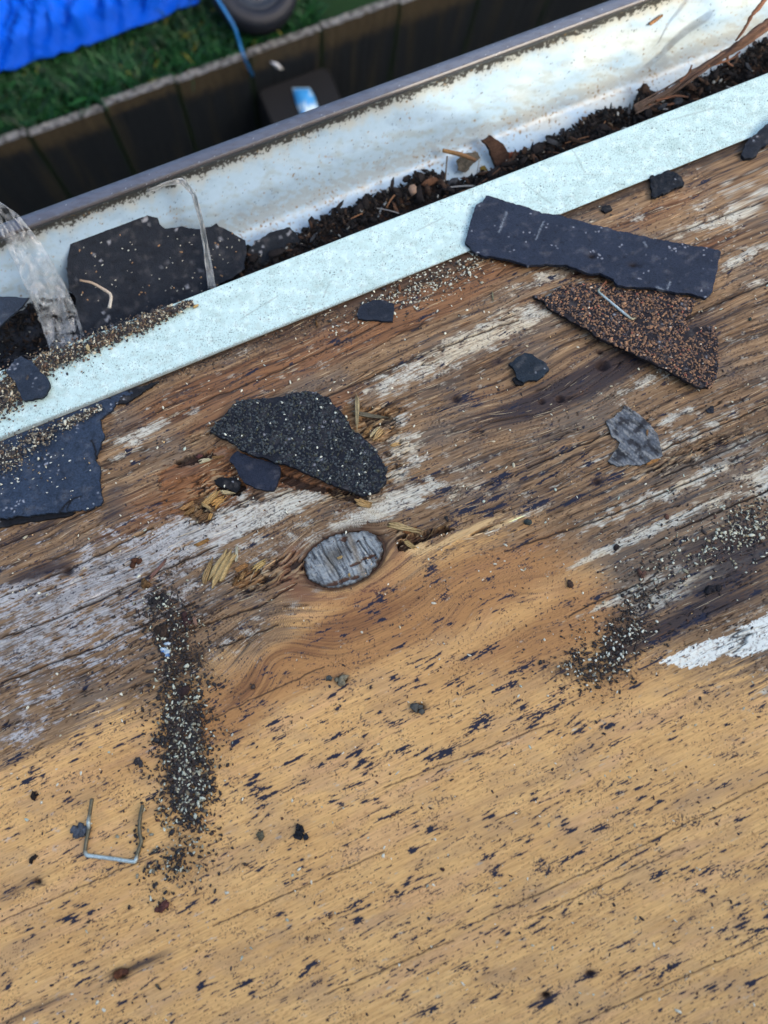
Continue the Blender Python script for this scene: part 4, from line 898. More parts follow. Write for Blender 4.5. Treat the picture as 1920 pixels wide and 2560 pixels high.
slab('felt_scrap', crop(400, 1120, 4.608, [(820, 110), (900, 50), (990, 90), (1100, 130), (1250, 170), (1370, 200), (1395, 240), (1395, 330), (1350, 430), (1320, 505), (1220, 505), (1100, 470), (980, 410), (920, 330), (850, 200), (810, 160)]), .002, ac(alb(44, 54, 76)), M_asph, hs=.8, step=5, amp=1.5, bumps=.0002, seed=70,
     label='smooth leaf shaped felt chip sticking out under the big black granulated shingle', cat='roofing felt', group='torn roofing felt scraps')
slab('felt_scrap', crop(400, 1120, 4.608, [(625, 380), (690, 350), (780, 345), (880, 350), (940, 400), (930, 470), (880, 522), (800, 490), (700, 455), (640, 430)]), .0012, ac(alb(22, 26, 34)), M_asph, hs=-.9, step=4, amp=2, seed=71,
     label='black felt shred in the rotted hollow left of the smooth leaf shaped chip', cat='roofing felt', group='torn roofing felt scraps')
tarr = lambda u, v: .0022*np.abs(fbm(u/.006, v/.006, 72, 3))
slab('tar_lump', crop(1500, 300, 3.686, [(455, 560), (540, 520), (620, 495), (700, 510), (750, 560), (765, 600), (740, 640), (680, 650), (620, 690), (560, 710), (480, 745), (455, 640)]), .0022, ac(alb(34, 42, 54)), M_asph, hs=.3, step=4, amp=3, bumps=.0008, seed=72, hf=tarr,
     label='lumpy black tar patch dotted with white grit just under the metal strip', cat='tar')
slab('felt_scrap', crop(1500, 300, 3.686, [(1290, 335, .5), (1320, 270, .6), (1370, 190, 2), (1440, 130, 3.5), (1510, 80, 4.5), (1570, 30, 5.5), (1700, -60, 6), (1740, 120, 5), (1640, 200, 3), (1550, 230, 2), (1480, 270, 1), (1430, 345, .6), (1370, 385, .4), (1320, 380, .3)]), .0025, ac(alb(40, 48, 62)), M_asph, step=5, amp=3, bumps=.0005, seed=73,
     label='narrow black felt curl at the right edge, lying up on the metal strip', cat='roofing felt', group='torn roofing felt scraps')
slab('felt_scrap', C2([(940, 895), (975, 892), (985, 912), (955, 925), (935, 912)]), .0015, ac(blk), M_asph, hs=.2, step=3.5, amp=1.5, seed=74, label='tiny black felt crumb on wood above the middle of the long felt slab', cat='roofing felt', group='torn roofing felt scraps')

# long plain slab lying over the strip and the granulated brown piece
long_poly = crop(1080, 300, 3.95, [(530, 765, 3.2), (740, 830, 3.4), (900, 872, 3.6), (1100, 942, 3.6), (1240, 957, 4), (1440, 1020, 4.5)])+crop(1500, 300, 3.686, [(120, 1030, 5), (490, 1113, 5), (800, 1170, 5), (1000, 1200, 4.5), (1102, 1225, 4), (1102, 1245, 4), (1075, 1350, 4), (1050, 1490, 4), (1020, 1620, 4), (965, 1662, 3.4), (890, 1640, 3.5), (850, 1615, 4), (700, 1610, 4.6), (560, 1580, 5), (150, 1545, 5), (120, 1490, 5), (0, 1430, 5)])+C4([(880, 85, 5), (820, 60, 5), (780, 48, 5), (700, 45, 5), (620, 50, 4.6), (560, 30, 4.2), (480, 12, 4)])+C2([(430, 1115, 3.6), (380, 1090, 3.4), (350, 1055, 3.2), (357, 1035, 3.2), (368, 980, 3.2), (385, 930, 3.2), (398, 895, 3.2), (425, 880, 3.2)])
def longcol(u, v, d):
    c = ac(alb(50, 62, 86))(u, v, d)
    x, y = project(uvn(u, v, u*0+.006))
    for (hx, hy) in ((1480, 643), (1582, 665)):
        c = mix(c, alb(20, 14, 14), np.exp(-((x-hx)/12)**2-((y-hy)/6)**2))
    for (x1, y1, x2, y2) in ((1267, 530, 1248, 580), (1358, 555, 1340, 600), (1640, 720, 1670, 735), (1675, 705, 1668, 725), (1610, 610, 1614, 620)):
        t = np.clip(((x-x1)*(x2-x1)+(y-y1)*(y2-y1))/((x2-x1)**2+(y2-y1)**2), 0, 1); dd = np.hypot(x-x1-t*(x2-x1), y-y1-t*(y2-y1))
        c = mix(c, alb(128, 140, 158), (1-ss(1, 3, dd))*.6)
    return c
def longh(u, v):
    x, y = project(uvn(u, v, u*0+.006))
    return -.0015*np.exp(-((x-1582)/12)**2-((y-665)/7)**2)-.0015*np.exp(-((x-1480)/10)**2-((y-643)/6)**2)+.0003*fbm(u/.04, v/.03, 76, 2)
slab('felt_slab', long_poly, .0023, longcol, M_asph, step=4.2, amp=1.6, bumps=.00018, seed=75, hf=longh,
     label='long straight edged blue grey felt slab lying from the metal strip over the brown granulated piece', cat='roofing felt')

def granulated(name, poly, thick, base, pal, hs, label, seed, dens=1.0, size=(2.6, 4.6), **kw):
    root = empty(name, dk([(np.mean([p[0] for p in poly]), np.mean([p[1] for p in poly]), hs)])[0], label, 'shingle', 'torn granulated shingles')
    o, (W, T, en, fo) = slab('asphalt_sheet', poly, thick, ac(base), M_asph, hs=hs, step=6, amp=3.2, bumps=.0006, seed=seed, parent=root, **kw)
    r = np.random.default_rng(seed)
    A = np.array([T[f[0]] for f in fo if len(f) == 3]); B = np.array([T[f[1]] for f in fo if len(f) == 3]); C = np.array([T[f[2]] for f in fo if len(f) == 3])
    ar = np.linalg.norm(np.cross(B-A, C-A), axis=1)/2
    n = int(ar.sum()/((np.mean(size)*MM)**2)*.52*dens)
    i = r.choice(len(ar), n, p=ar/ar.sum()); a = r.random((n, 2)); fl = a.sum(1) > 1; a[fl] = 1-a[fl]
    P = A[i]+(B[i]-A[i])*a[:, :1]+(C[i]-A[i])*a[:, 1:]+NA*r.uniform(-.0001, .0004, (n, 1))
    s = r.uniform(size[0], size[1], n)*MM*.55
    big = r.random(n) < .05; s[big] *= 1.5
    m = fbm((P @ XA)/.02, (P @ VA)/.02, seed+1, 2)
    keep = (m > -.55)
    o = stones('mineral_granules', P[keep], s[keep], pick(pal, n, r, .25)[keep], M_stone, root, NA, .7, seed+2, .3)
    o['kind'] = 'stuff'
    return root
brown_poly = C4([(640, 180, .6), (700, 190, .6), (740, 150, 1), (800, 130, 1), (930, 125, 1), (1000, 150, 1), (1200, 165, 1), (1340, 195, 1), (1325, 250, 1), (1285, 290, 1.4), (1330, 322, 2), (1420, 312, 2), (1435, 370, 2.5), (1440, 490, 3.5), (1412, 578, 4.5), (1340, 570, 5), (1200, 492, 6), (1100, 442, 6.5), (960, 380, 6), (860, 318, 4.5), (770, 272, 2.5), (710, 232, 1), (690, 205, .6)])
granulated('granulated_shingle', brown_poly, .0022, alb(46, 44, 52), [(5, (128, 100, 80)), (3, (104, 82, 70)), (1.6, (150, 118, 92)), (3.4, (58, 54, 60)), (.4, (148, 92, 76)), (.12, (200, 190, 180))], .3,
           'reddish brown granulated shingle piece half under the long felt slab', 80, 1.5, (3.4, 6.4))
ctr_poly = crop(500, 940, 3.19, [(85, 455, 1), (130, 400, 1), (210, 320, 1.4), (300, 220, 1.8), (400, 195, 2), (550, 190, 2), (700, 165, 2), (850, 140, 2), (950, 150, 2), (1040, 210, 2), (1100, 280, 2), (1180, 370, 2), (1230, 450, 2), (1290, 490, 2), (1350, 540, 2), (1400, 590, 2), (1450, 690, 2), (1490, 760, 2.2), (1480, 860, 2.6), (1430, 930, 3), (1310, 970, 3.4), (1200, 930, 4), (1000, 850, 4.5), (850, 790, 4.6), (700, 720, 4.4), (560, 680, 4), (430, 640, 3.6), (330, 590, 3), (200, 510, 2)])
granulated('granulated_shingle', ctr_poly, .0026, alb(36, 42, 56), [(6, (50, 58, 66)), (3, (36, 42, 48)), (2.2, (72, 82, 88)), (1.2, (58, 62, 52)), (.22, (196, 204, 200))], .3,
           'charcoal black granulated shingle piece near the middle of the deck', 84, 1.4, (3.6, 6.4))
# silvery flake left of centre right
def greyc(u, v, d):
    p_ = (u*.35-v*.94); q_ = (u*.94+v*.35); n1 = fbm(q_/.0010, p_/.009, 631, 3); n2 = fbm(u/.006, v/.006, 632, 3)
    c = mix(np.broadcast_to(alb(112, 124, 142), u.shape+(3,)), alb(60, 64, 74), ss(-.1, .4, n2+.3*n1))
    c = mix(c, alb(176, 184, 192), ss(.1, .5, n1-.4*n2+.35*np.exp(-(d/.0022)**2))*.7)
    return c*np.array((.60, .585, .57))*(1-.5*ss(.1, .4, fbm(q_/.0018, p_/.02, 634, 2)))[..., None]
slab('bark_flake', crop(1480, 960, 3.77, [(300, 205), (380, 250), (470, 320), (530, 370), (560, 420), (600, 470), (625, 520), (640, 600), (668, 690), (560, 722), (450, 782), (330, 765), (230, 785), (150, 740), (230, 620), (260, 560), (180, 490), (130, 360), (230, 300), (270, 260)]), .0012, greyc, M_chip, hs=.3, step=3.6, amp=2.4, bumps=.00028, seed=90,
     label='silver grey wood flake with ragged edges on the bleached deck, below the brown shingle', cat='wood flake')

# ------------------------------------------------------------------ staples
st = crop(180, 1940, 5.925, [(295, 335, 6), (262, 560, 4.5), (242, 680, 3), (248, 790, 2), (215, 960, 1.2), (196, 1090, 1), (205, 1150, 1), (250, 1180, 1), (560, 1218, 1), (800, 1255, 1), (915, 1268, 1), (948, 1240, 1), (965, 1170, 1), (1000, 1060, 1.2), (1030, 970, 1.4), (1005, 860, 2), (1000, 740, 2.6), (1015, 580, 3.6), (1048, 430, 5)])
zc, rc = alb(176, 196, 206), alb(96, 94, 80)
tube('wire_staple', dk(st), 4.3*MM, M_wire, cols=[rc, rc, zc, rc*.8, rc, rc, alb(150, 160, 160), zc, zc, zc, zc, zc, rc, rc, rc, rc*.7, rc, rc*.8, rc], sub=5, nseg=12, label='large bent galvanised staple lying on the golden wood beside the grit drift', cat='staple', group='old wire staples')
s2 = crop(1260, 680, 2.963, [(757, 72, 4), (728, 104, 4.6), (700, 142, 5.4), (745, 185, 6.6), (820, 248, 6.8), (890, 305, 7), (945, 347, 7.2), (968, 342, 6.8), (988, 325, 5.6)])
rust = alb(128, 84, 62)
tube('wire_staple', dk(s2), 3.2*MM, M_wire, cols=[rust, rust, alb(150, 160, 150), zc, zc, zc, alb(150, 150, 130), rc, rust], sub=6, nseg=12, label='staple with rusty legs lying across the brown granulated shingle', cat='staple', group='old wire staples')
tube('rusty_nail', dk([(290, 2440, .5), (300, 2432, 1.5), (312, 2430, 2.2), (322, 2428, 1.8)]), [.0014, .0018, .0013, .001], M_soil, cols=[alb(110, 70, 50), alb(60, 44, 40)], noisy=.3, label='rusty nail stub in the dark smear near the lower left', cat='nail')

# ------------------------------------------------------------------ splinters and chips
ta, pa, br, rd = alb(190, 158, 112), alb(206, 190, 156), alb(150, 116, 78), alb(140, 98, 78)
SPL = [((892, 976, 1), (894, 1082, 0), 12, 1.6, alb(176, 158, 124), 'upright tan splinter on the right of the black granulated shingle'),
       ((878, 1033), (972, 1046), 11, 1.4, alb(128, 120, 104), 'grey brown splinter crossing under the upright tan splinter'),
       ((934, 1060), (908, 1092), 10, 1.2, br, 'short leaning chip below the upright tan splinter'),
       ((958, 1072), (930, 1104), 16, 1.4, ta, 'bundle of torn fibres right of the black granulated shingle'),
       ((950, 1066), (918, 1098), 8, 1.2, pa, 'thin pale sliver in the torn fibres right of the black shingle'),
       ((974, 1116), (1004, 1108), 9, 1, alb(206, 168, 116), 'small tan chip on bleached wood, right of the black granulated shingle'),
       ((497, 1156), (532, 1146), 11, 1.2, alb(206, 196, 168), 'pale chip left of the smooth leaf shaped felt chip'),
       ((528, 1146), (562, 1141), 8, 1, br, 'narrow brown chip left of the black granulated shingle'),
       ((884, 1252, .5), (932, 1266, 0), 17, 1.6, alb(198, 162, 112), 'curled leaf shaped shaving below the tip of the black granulated shingle'),
       ((505, 1266), (553, 1225, 1), 15, 1.6, alb(196, 160, 108), 'broad tan splinter over the rotted hollow'),
       ((548, 1228, 1), (590, 1237), 10, 1.2, alb(204, 184, 146), 'pointed pale splinter just under the black felt shred'),
       ((530, 1266), (566, 1242), 20, 1.4, alb(196, 150, 92), 'wide orange splinter in the rotted hollow'),
       ((503, 1258, 1.5), (536, 1278, 1.5), 8, 1.2, alb(206, 172, 122), 'thin splinter lying across the broad tan one'),
       ((450, 1277), (486, 1254), 9, 1.4, alb(186, 144, 100), 'narrow tan splinter left of the rotted hollow'),
       ((460, 1290), (490, 1270), 10, 1.4, br, 'brown chip at the lower left of the rotted hollow'),
       ((484, 1294), (508, 1278), 13, 1.4, alb(140, 106, 74), 'short brown block in the rotted hollow'),
       ((496, 1300), (524, 1284), 16, 1.3, alb(120, 92, 66), 'dark brown block below the rotted hollow'),
       ((522, 1302), (530, 1282), 8, 1.2, alb(190, 150, 96), 'small upright splinter below the rotted hollow'),
       ((524, 1474), (584, 1368, 1.5), 38, 1.8, alb(184, 156, 110), 'largest upright splinter left of the knot'),
       ((506, 1466), (532, 1392, 1), 15, 1.4, alb(170, 142, 102), 'narrow splinter along the left side of the largest one'),
       ((591, 1408), (592, 1366), 7, 1.2, alb(206, 200, 180), 'thin pale splinter at the right tip of the largest one'),
       ((484, 1368), (524, 1348), 9, 1.2, alb(176, 132, 80), 'tan sliver above the largest splinter'),
       ((586, 1428), (622, 1410), 12, 1.4, alb(172, 126, 82), 'reddish tan chip right of the largest splinter'),
       ((628, 1426), (672, 1400), 16, 1.2, alb(200, 168, 112), 'ribbed tan chip between the largest splinter and the knot'),
       ((600, 1452), (612, 1430), 9, 1.3, alb(170, 134, 92), 'stubby chip right of the foot of the largest splinter'),
       ((580, 1466), (600, 1440), 7, 1.0, alb(120, 90, 60), 'dark sliver at the foot of the largest splinter'),
       ((370, 1453), (421, 1394), 7, 1.3, alb(150, 114, 106), 'pinkish grey sliver on the bleached wood above the grit drift'),
       ((484, 1540), (492, 1565), 8, 1.2, alb(166, 130, 112), 'pink brown sliver at the top of the grit drift'),
       ((1618, 1072, 1.5), (1617, 1092, 1.5), 5, .9, alb(196, 148, 104), 'tiny orange chip on the silver grey flake'),
       ((1612, 1160), (1652, 1148), 9, 1.0, alb(186, 136, 84), 'tan chip at the lower edge of the silver grey flake'),
       ((218, 862, 5), (222, 880, 4), 8, 1.5, alb(206, 188, 150), 'pale upright chip in the grit on the metal strip'),
       ((482, 770, 3), (498, 762, 3), 6, 1, alb(190, 160, 110), 'tan chip at the right tip of the grit on the metal strip'),
       ((964, 1310, .5), (1056, 1330, 2), 16, 1.8, alb(206, 178, 132), 'long torn splinter at the left of the split right of the knot'),
       ((998, 1332, 0), (1046, 1322, 1.5), 15, 1.6, alb(140, 92, 56), 'red brown splinter inside the split right of the knot'),
       ((1010, 1352), (1040, 1372), 12, 1.0, alb(190, 160, 110), 'tan splinter down in the split right of the knot'),
       ((1640, 706, .5), (1642, 730, .5), 4, .8, alb(200, 190, 170), None),
       ((997, 712), (1000, 734), 8, 1.2, alb(140, 96, 70), 'red brown sliver in the grit under the metal strip'),
       ((790, 800), (794, 822), 5, .9, alb(150, 110, 70), 'thin brown sliver just below the middle of the metal strip'),
       ((1230, 728), (1234, 756), 4, .8, alb(196, 184, 150), 'thin pale straw on brown wood left of the brown shingle'),
       ((842, 1398, 1.2), (858, 1390, 1.6), 6, .8, alb(200, 170, 120), 'tiny tan chip on the middle of the knot'),
       ((872, 1432, .8), (874, 1444, .8), 6, 1, alb(204, 172, 120), 'tiny tan chip on the lower part of the knot')]
for i, (a, b, wd, h, c, lab) in enumerate(SPL):
    if lab is None: continue
    splinter('wood_splinter', a, b, wd, h, c, i, label=lab, cat='splinter', group='torn wood splinters on the deck')

# ------------------------------------------------------------------ crumbs that stand out one by one
CR = [(335, 1296, 12, (40, 40, 44), 'black crumb at the very top of the grit drift'), (365, 1330, 10, (56, 48, 46), None), (345, 1365, 16, (52, 44, 40), 'dark brown lump in the upper part of the grit drift'),
      (174, 1798, 14, (74, 82, 96), 'grey flaky crumb touching the left leg of the large staple'), (648, 1800, 12, (36, 40, 48), 'black crumb alone on golden wood, right of the grit drift'), (565, 1805, 9, (86, 84, 72), 'olive grey crumb on golden wood, left of the lone black crumb'),
      (898, 1530, 12, (76, 78, 78), 'cluster crumb on the black mould spot right of centre'), (738, 1468, 12, (116, 112, 98), 'grey tan crumb below the knot'), (712, 1465, 8, (70, 76, 78), 'small grey crumb left of the grey tan one'),
      (290, 1215, 12, (68, 46, 36), 'rusty brown crumb on the bleached wood, upper left of the grit drift'), (316, 1262, 10, (90, 70, 48), 'tan brown crumb right of the rusty brown crumb'), (404, 1342, 12, (58, 42, 44), 'wine brown crumb beside the top of the grit drift'),
      (72, 1720, 8, (40, 36, 36), 'dark crumb on golden wood above the large staple'), (70, 1856, 9, (36, 32, 32), 'black crumb left of the large staple'), (348, 1960, 12, (84, 56, 54), 'maroon crumb below the tail of the grit drift'),
      (334, 1840, 12, (66, 66, 66), None), (300, 1645, 10, (60, 60, 66), 'flat grey crumb at the left side of the grit drift'), (358, 1405, 11, (88, 130, 190), 'bright blue speckled crumb in the grit drift'),
      (395, 1495, 15, (60, 48, 50), 'dark flat lump in the middle of the grit drift'), (425, 1310, 8, (54, 48, 50), None), (1383, 1240, 10, (86, 66, 60), 'brown round crumb on grey wood right of centre'),
      (1535, 1275, 14, (40, 40, 46), 'black crumb on the grey bleached wood at the right'), (1330, 1180, 9, (46, 42, 44), 'dark crumb below the silver grey flake'), (1140, 1128, 9, (52, 60, 62), 'thin black chip at the tip of the pale torn fibre'),
      (1230, 1262, 9, (66, 54, 50), 'small brown crumb on orange wood right of the split'), (965, 1120, 8, (50, 50, 54), None), (1535, 885, 9, (46, 50, 60), 'dark crumb right of the brown shingle'), (1440, 1115, 9, (90, 66, 60), None),
      (430, 985, 7, (90, 60, 60), 'small maroon crumb left of the black granulated shingle'), (1620, 690, 8, (48, 60, 60), None), (955, 1878, 6, (60, 46, 46), None), (340, 2130, 8, (80, 78, 70), None), (165, 1790, 5, (50, 50, 56), None)]
rough_c = np.random.default_rng(3)
rest = []
for i, (x, y, r_, c, lab) in enumerate(CR):
    P = dk([(x*K, y*K, .6)])[0]
    if lab is None: rest.append((P, r_, c)); continue
    n = 7 if r_ > 9 else 4
    off = rough_c.normal(0, .42, (n, 3)); off[0] = 0
    pts = P+(off[:, :1]*XA+off[:, 1:2]*VA+np.abs(off[:, 2:])*.4*NA)*r_*K*MM
    sz = r_*K*MM*rough_c.uniform(.4, .62, n); sz[0] *= 1.3
    cc = np.array([alb(*c)*rough_c.uniform(.75, 1.25) for _ in range(n)])
    if 'blue' in lab: cc[::2] = alb(170, 190, 210)
    stones('dirt_crumb', pts, sz, cc, M_soil if 'blue' not in lab else M_stone, None, NA, .7, 400+i, .3, label=lab, cat='crumb', group='dark crumbs scattered on the deck')

# ------------------------------------------------------------------ grit
def drift(path, n, r, spread=1.0):
    P = np.array(DD([(p[0], p[1]) for p in path])); W = np.array([p[2] for p in path])*K
    seg = r.uniform(0, len(P)-1, n); i = seg.astype(int); f = (seg-i)[:, None]
    c = P[i]*(1-f)+P[i+1]*f; w = W[i]*(1-f[:, 0])+W[i+1]*f[:, 0]
    return c[:, 0]+r.normal(0, .5, n)*w*spread, c[:, 1]+r.normal(0, .5, n)*w*spread
pal_mix = [(2.4, (186, 192, 182)), (1.5, (160, 160, 142)), (4, (54, 50, 50)), (2, (38, 40, 46)), (1.3, (96, 72, 58)), (.5, (150, 138, 112))]
pal_dirt = [(5, (46, 42, 42)), (2, (64, 52, 46)), (1, (34, 36, 42))]
def grit(name, paths, label, pal, seed, smin=2.0, smax=5.2, hs=0, pile=0, flat=.62, cat='grit'):
    r = np.random.default_rng(seed); P = []; S = []; 
    for path, n, spread in paths:
        x, y = drift(path, n, r, spread)
        s = (smin+(smax-smin)*r.beta(1.3, 2.6, n))*np.where(r.random(n) < .05, 1.7, 1)
        h = (hs+s*MM*1000*.35+pile*r.uniform(0, 1, n))/1000.
        u, v = deck_hit(x, y, h); P.append(uvn(u, v, h)); S.append(s*MM*.8)
    P = np.concatenate(P); S = np.concatenate(S)
    m = fbm((P @ XA)/.012, (P @ VA)/.012, 733, 3)+.5*fbm((P @ XA)/.004, (P @ VA)/.004, 735, 2); k = m > r.uniform(-.75, .10, len(P)); P = P[k]; S = S[k]
    return stones(name, P, S, pick(pal, len(P), r, .2), M_stone, None, NA, flat, seed+1, .4, label=label, cat=cat, kind='stuff')
A_path = [(350, 1290, 26), (372, 1350, 52), (385, 1420, 54), (398, 1490, 44), (396, 1600, 56), (408, 1680, 50), (402, 1750, 42), (388, 1830, 50), (365, 1890, 40)]
grit('dark_grit', [(A_path[:6], 1500, 1.1), ([(400, 1520, 40), (396, 1600, 52), (408, 1680, 46), (404, 1740, 36)], 3200, 1), (A_path, 1800, 2.0)], 'dark crumbly dirt of the tall grit drift on the left', pal_dirt, 701, 1.4, 6.0, 0, 1.0)
grit('pale_grit', [(A_path[:6], 260, 1), ([(400, 1490, 40), (396, 1600, 46), (408, 1680, 42), (402, 1750, 36)], 430, 1), (A_path[5:], 120, 1.4), (A_path, 150, 2.0)], 'pale stone grit of the tall drift on the left', [(4, (186, 194, 184)), (3, (146, 148, 134)), (2, (116, 108, 92))], 703, 1.8, 5.6, .4, 1.0)
B_path = [(1400, 1290, 40), (1360, 1350, 34), (1340, 1400, 34), (1300, 1440, 46), (1230, 1432, 40)]
grit('dark_grit', [(B_path, 1100, 1.1), (B_path, 500, 2.6)], 'dark dirt of the right hand grit patch above the white patch', pal_dirt, 705, 1.3, 5.0, 0, .6)
grit('pale_grit', [(B_path, 150, 1.1), (B_path, 80, 2.4)], 'pale grit of the right hand patch above the white patch', [(4, (196, 202, 196)), (2, (150, 150, 138)), (1, (110, 104, 92))], 707, 1.8, 5.4, .3, .6)
Cp = [(1680, 1085, 40), (1600, 1130, 34), (1560, 1170, 26), (1480, 1200, 40), (1390, 1250, 30)]
grit('mixed_grit', [(Cp, 520, 1.3), ([(1670, 1110, 60), (1580, 1140, 40)], 420, 1), (Cp, 300, 3)], 'grit and dirt scattered at the right edge of the deck', pal_mix, 709, 1.5, 5.4)
Dp = [(720, 700, 14), (780, 670, 20), (880, 632, 36), (950, 605, 40), (1030, 572, 26)]
grit('mixed_grit', [(Dp[1:], 620, 1), (Dp, 260, 2.0)], 'pale and dark grit gathered under the middle of the metal strip', [(5, (198, 206, 200)), (2, (150, 152, 140)), (5, (48, 46, 46)), (1, (120, 88, 64))], 711, 1.6, 4.8, 0, .6)
Ep = [(240, 862, 8), (400, 798, 10), (550, 742, 10), (700, 690, 12), (850, 634, 10), (1000, 572, 8), (1150, 520, 8)]
grit('dark_grit', [(Ep, 900, 1.3), (Ep, 300, 3)], 'fine dirt along the shaded lower edge of the metal strip', [(6, (48, 42, 40)), (1, (120, 112, 98)), (1, (90, 70, 54))], 713, 1.2, 3.8)
grit('mixed_grit', [([(-20, 1000, 30), (30, 978, 30), (80, 945, 22), (150, 912, 12), (220, 876, 7)], 1100, 1), ([(0, 1020, 40), (100, 960, 34)], 120, 1.4)], 'grit heap on the big left felt piece below the strip', [(2, (180, 184, 176)), (2, (120, 116, 106)), (4, (54, 52, 54)), (1, (96, 80, 66))], 715, 1.8, 4.8, 3.0, 1.4)
Fp = [(-20, 872, 44), (20, 845, 40), (60, 815, 34), (110, 780, 26), (200, 742, 26), (300, 700, 18), (360, 674, 12), (412, 655, 6)]
grit('mixed_grit', [(Fp, 6500, .9), (Fp, 700, 1.5)], 'band of mixed grit lying on the left end of the metal strip', [(2, (176, 174, 160)), (2, (124, 112, 92)), (5, (52, 48, 48)), (3, (38, 40, 46)), (2, (84, 66, 54))], 717, 2.0, 5.4, 2.4, 1.8)
def scatter(name, n, label, pal, seed, smin, smax, extra=None):
    r = np.random.default_rng(seed)
    x = r.uniform(-60, 1980, n); y = r.uniform(500, 2620, n)
    ok = y > S_near(x)+6
    wgt = np.where(y < 1500, 1, .42)
    ok &= r.random(n) < wgt
    x, y = x[ok], y[ok]; n = len(x); s = smin+(smax-smin)*r.beta(1.1, 3.6, n)
    # the felt and shingles carry their own grit; keep loose grit off the tops it would sink into
    k = np.ones(n, bool)
    for pl in (long_poly, brown_poly, ctr_poly): k &= ~inpoly(x, y, pl)
    x, y, s = x[k], y[k], s[k]; n = len(x)
    u, v = deck_hit(x, y, s*MM*.35); P = uvn(u, v, s*MM*.35)
    stones(name, P, s*MM, pick(pal, n, r, .2), M_stone, None, NA, .6, seed+1, .45, label=label, cat='grit', kind='stuff')
scatter('pale_grit', 1100, 'single pale grit grains sprinkled over the whole deck', [(5, (212, 216, 206)), (2, (180, 176, 156)), (1, (170, 186, 180))], 721, 1.4, 5.2)
scatter('dark_grit', 2600, 'tiny dark dirt grains sprinkled over the whole deck', [(4, (50, 42, 42)), (2, (80, 56, 44)), (1, (40, 44, 56))], 723, 1.0, 4.6)
scatter('wood_dust', 500, 'small pale wood dust flecks over the whole deck', [(4, (210, 178, 128)), (3, (220, 210, 186))], 725, .9, 2.6)
x = np.array([p[0] for p in CR if p[4] is None]); P = np.array([q[0] for q in rest]); 
stones('dirt_crumbs', P, np.array([q[1] for q in rest])*K*MM*.6, np.array([alb(*q[2]) for q in rest]), M_soil, None, NA, .7, 731, .4, label='a few loose dark crumbs among the grit on the deck', cat='crumb', kind='stuff')
# grains on felt in and around the gutter, and on the slabs
r = np.random.default_rng(41)
def ongrains(name, px, py, planef, n, lab, seed, sz=(1.2, 3.2), pal=((5, (190, 192, 184)), (2, (150, 120, 90)))):
    P = planef(px, py); s = np.random.default_rng(seed).uniform(sz[0], sz[1], len(P))*MM
    stones(name, P, s, pick(list(pal), len(P), np.random.default_rng(seed)), M_stone, None, NA, .6, seed, .4, label=lab, cat='grit', kind='stuff')
n = 90
ongrains('pale_grit', r.uniform(185, 600, n), r.uniform(570, 760, n), lambda a, b: hit(a, b, pA+en*.0028, en), n, 'sparse pale grains on the largest felt scrap in the gutter', 51)
a = r.uniform(-20, 245, 60); b = r.uniform(1130, 1280, 60)
u, v = deck_hit(a, b, .0046); P = uvn(u, v, .0046+.0*u)
stones('pale_grit', P-NA*.0006, r.uniform(1.2, 2.8, 60)*MM, pick([(5, (200, 206, 206)), (1, (150, 130, 100))], 60, r), M_stone, None, NA, .6, 53, .4, label='sparse pale grains on the big left felt piece', cat='grit', kind='stuff')

# ------------------------------------------------------------------ unseen wall added to shade the deck; its cut top shapes the gutter sun patch
def sun_blocker():
    yw = -.60; k = math.tan(SUN_EL)/abs(math.sin(SUN_AZ)); zt = z_bot+.010+(y_cr+.004-yw)*k
    cx = .115+(y_cr-yw)*math.cos(SUN_AZ)/abs(math.sin(SUN_AZ))
    e = empty('sun_blocker', (0, yw, -.2), 'added wall out of view that blocks the sun from the deck', 'wall')
    pts = [(-5, Z_low), (6, Z_low), (6, zt), (cx+.10, zt), (cx, zt+.12), (cx-.6, zt+.5), (-5, zt+.5)]
    V = [(a, yw, b) for a, b in pts]+[(a, yw-.15, b) for a, b in pts]; n = len(pts)
    F = [tuple(range(n))[::-1], tuple(range(n, 2*n))]+[(i, (i+1) % n, (i+1) % n+n, i+n) for i in range(n)]
    make('blocker_face', V, F, M_board, e, np.tile(alb(170, 170, 165), (2*n, 1)))
Z_low = CAM[2]-3.1
sun_blocker()

# ------------------------------------------------------------------ yard below
Z_top = CAM[2]-2.0                        # tops of the retaining boards
fy = float(hit(375*K, 165*K, (0, 0, Z_top), (0, 0, 1))[1])
Z_gr = Z_top-.06; Z_lo = CAM[2]-3.1
def quad(name, x0, x1, y0, y1, z, mat, c, n=120, amp=0, seed=0, **tg):
    Xq, Yq = np.meshgrid(np.linspace(x0, x1, n), np.linspace(y0, y1, n))
    P = np.stack([Xq, Yq, z+amp*fbm(Xq/.15, Yq/.15, seed, 4)], -1)
    cc = np.asarray(c)*(1+.4*fbm(Xq/.08, Yq/.08, seed+3, 3))[..., None]
    o = make(name, P.reshape(-1, 3), gridF(n, n), mat, None, cc.reshape(-1, 3), True); return tag(o, **tg)
quad('lower_ground', -14, 14, -6, fy+.02, Z_lo, M_soil, alb(44, 44, 40), 100, .01, 801, kind='structure', label='dark bare soil strip between the building and the boards')
quad('lawn', -14, 14, fy+.03, fy+16, Z_gr, M_soil, alb(20, 44, 22), 160, .02, 805, kind='structure', label='lawn ground behind the retaining boards')
joints = [-110, 60, 220, 375, 532, 690, 862, 1050, 1240, 1430]
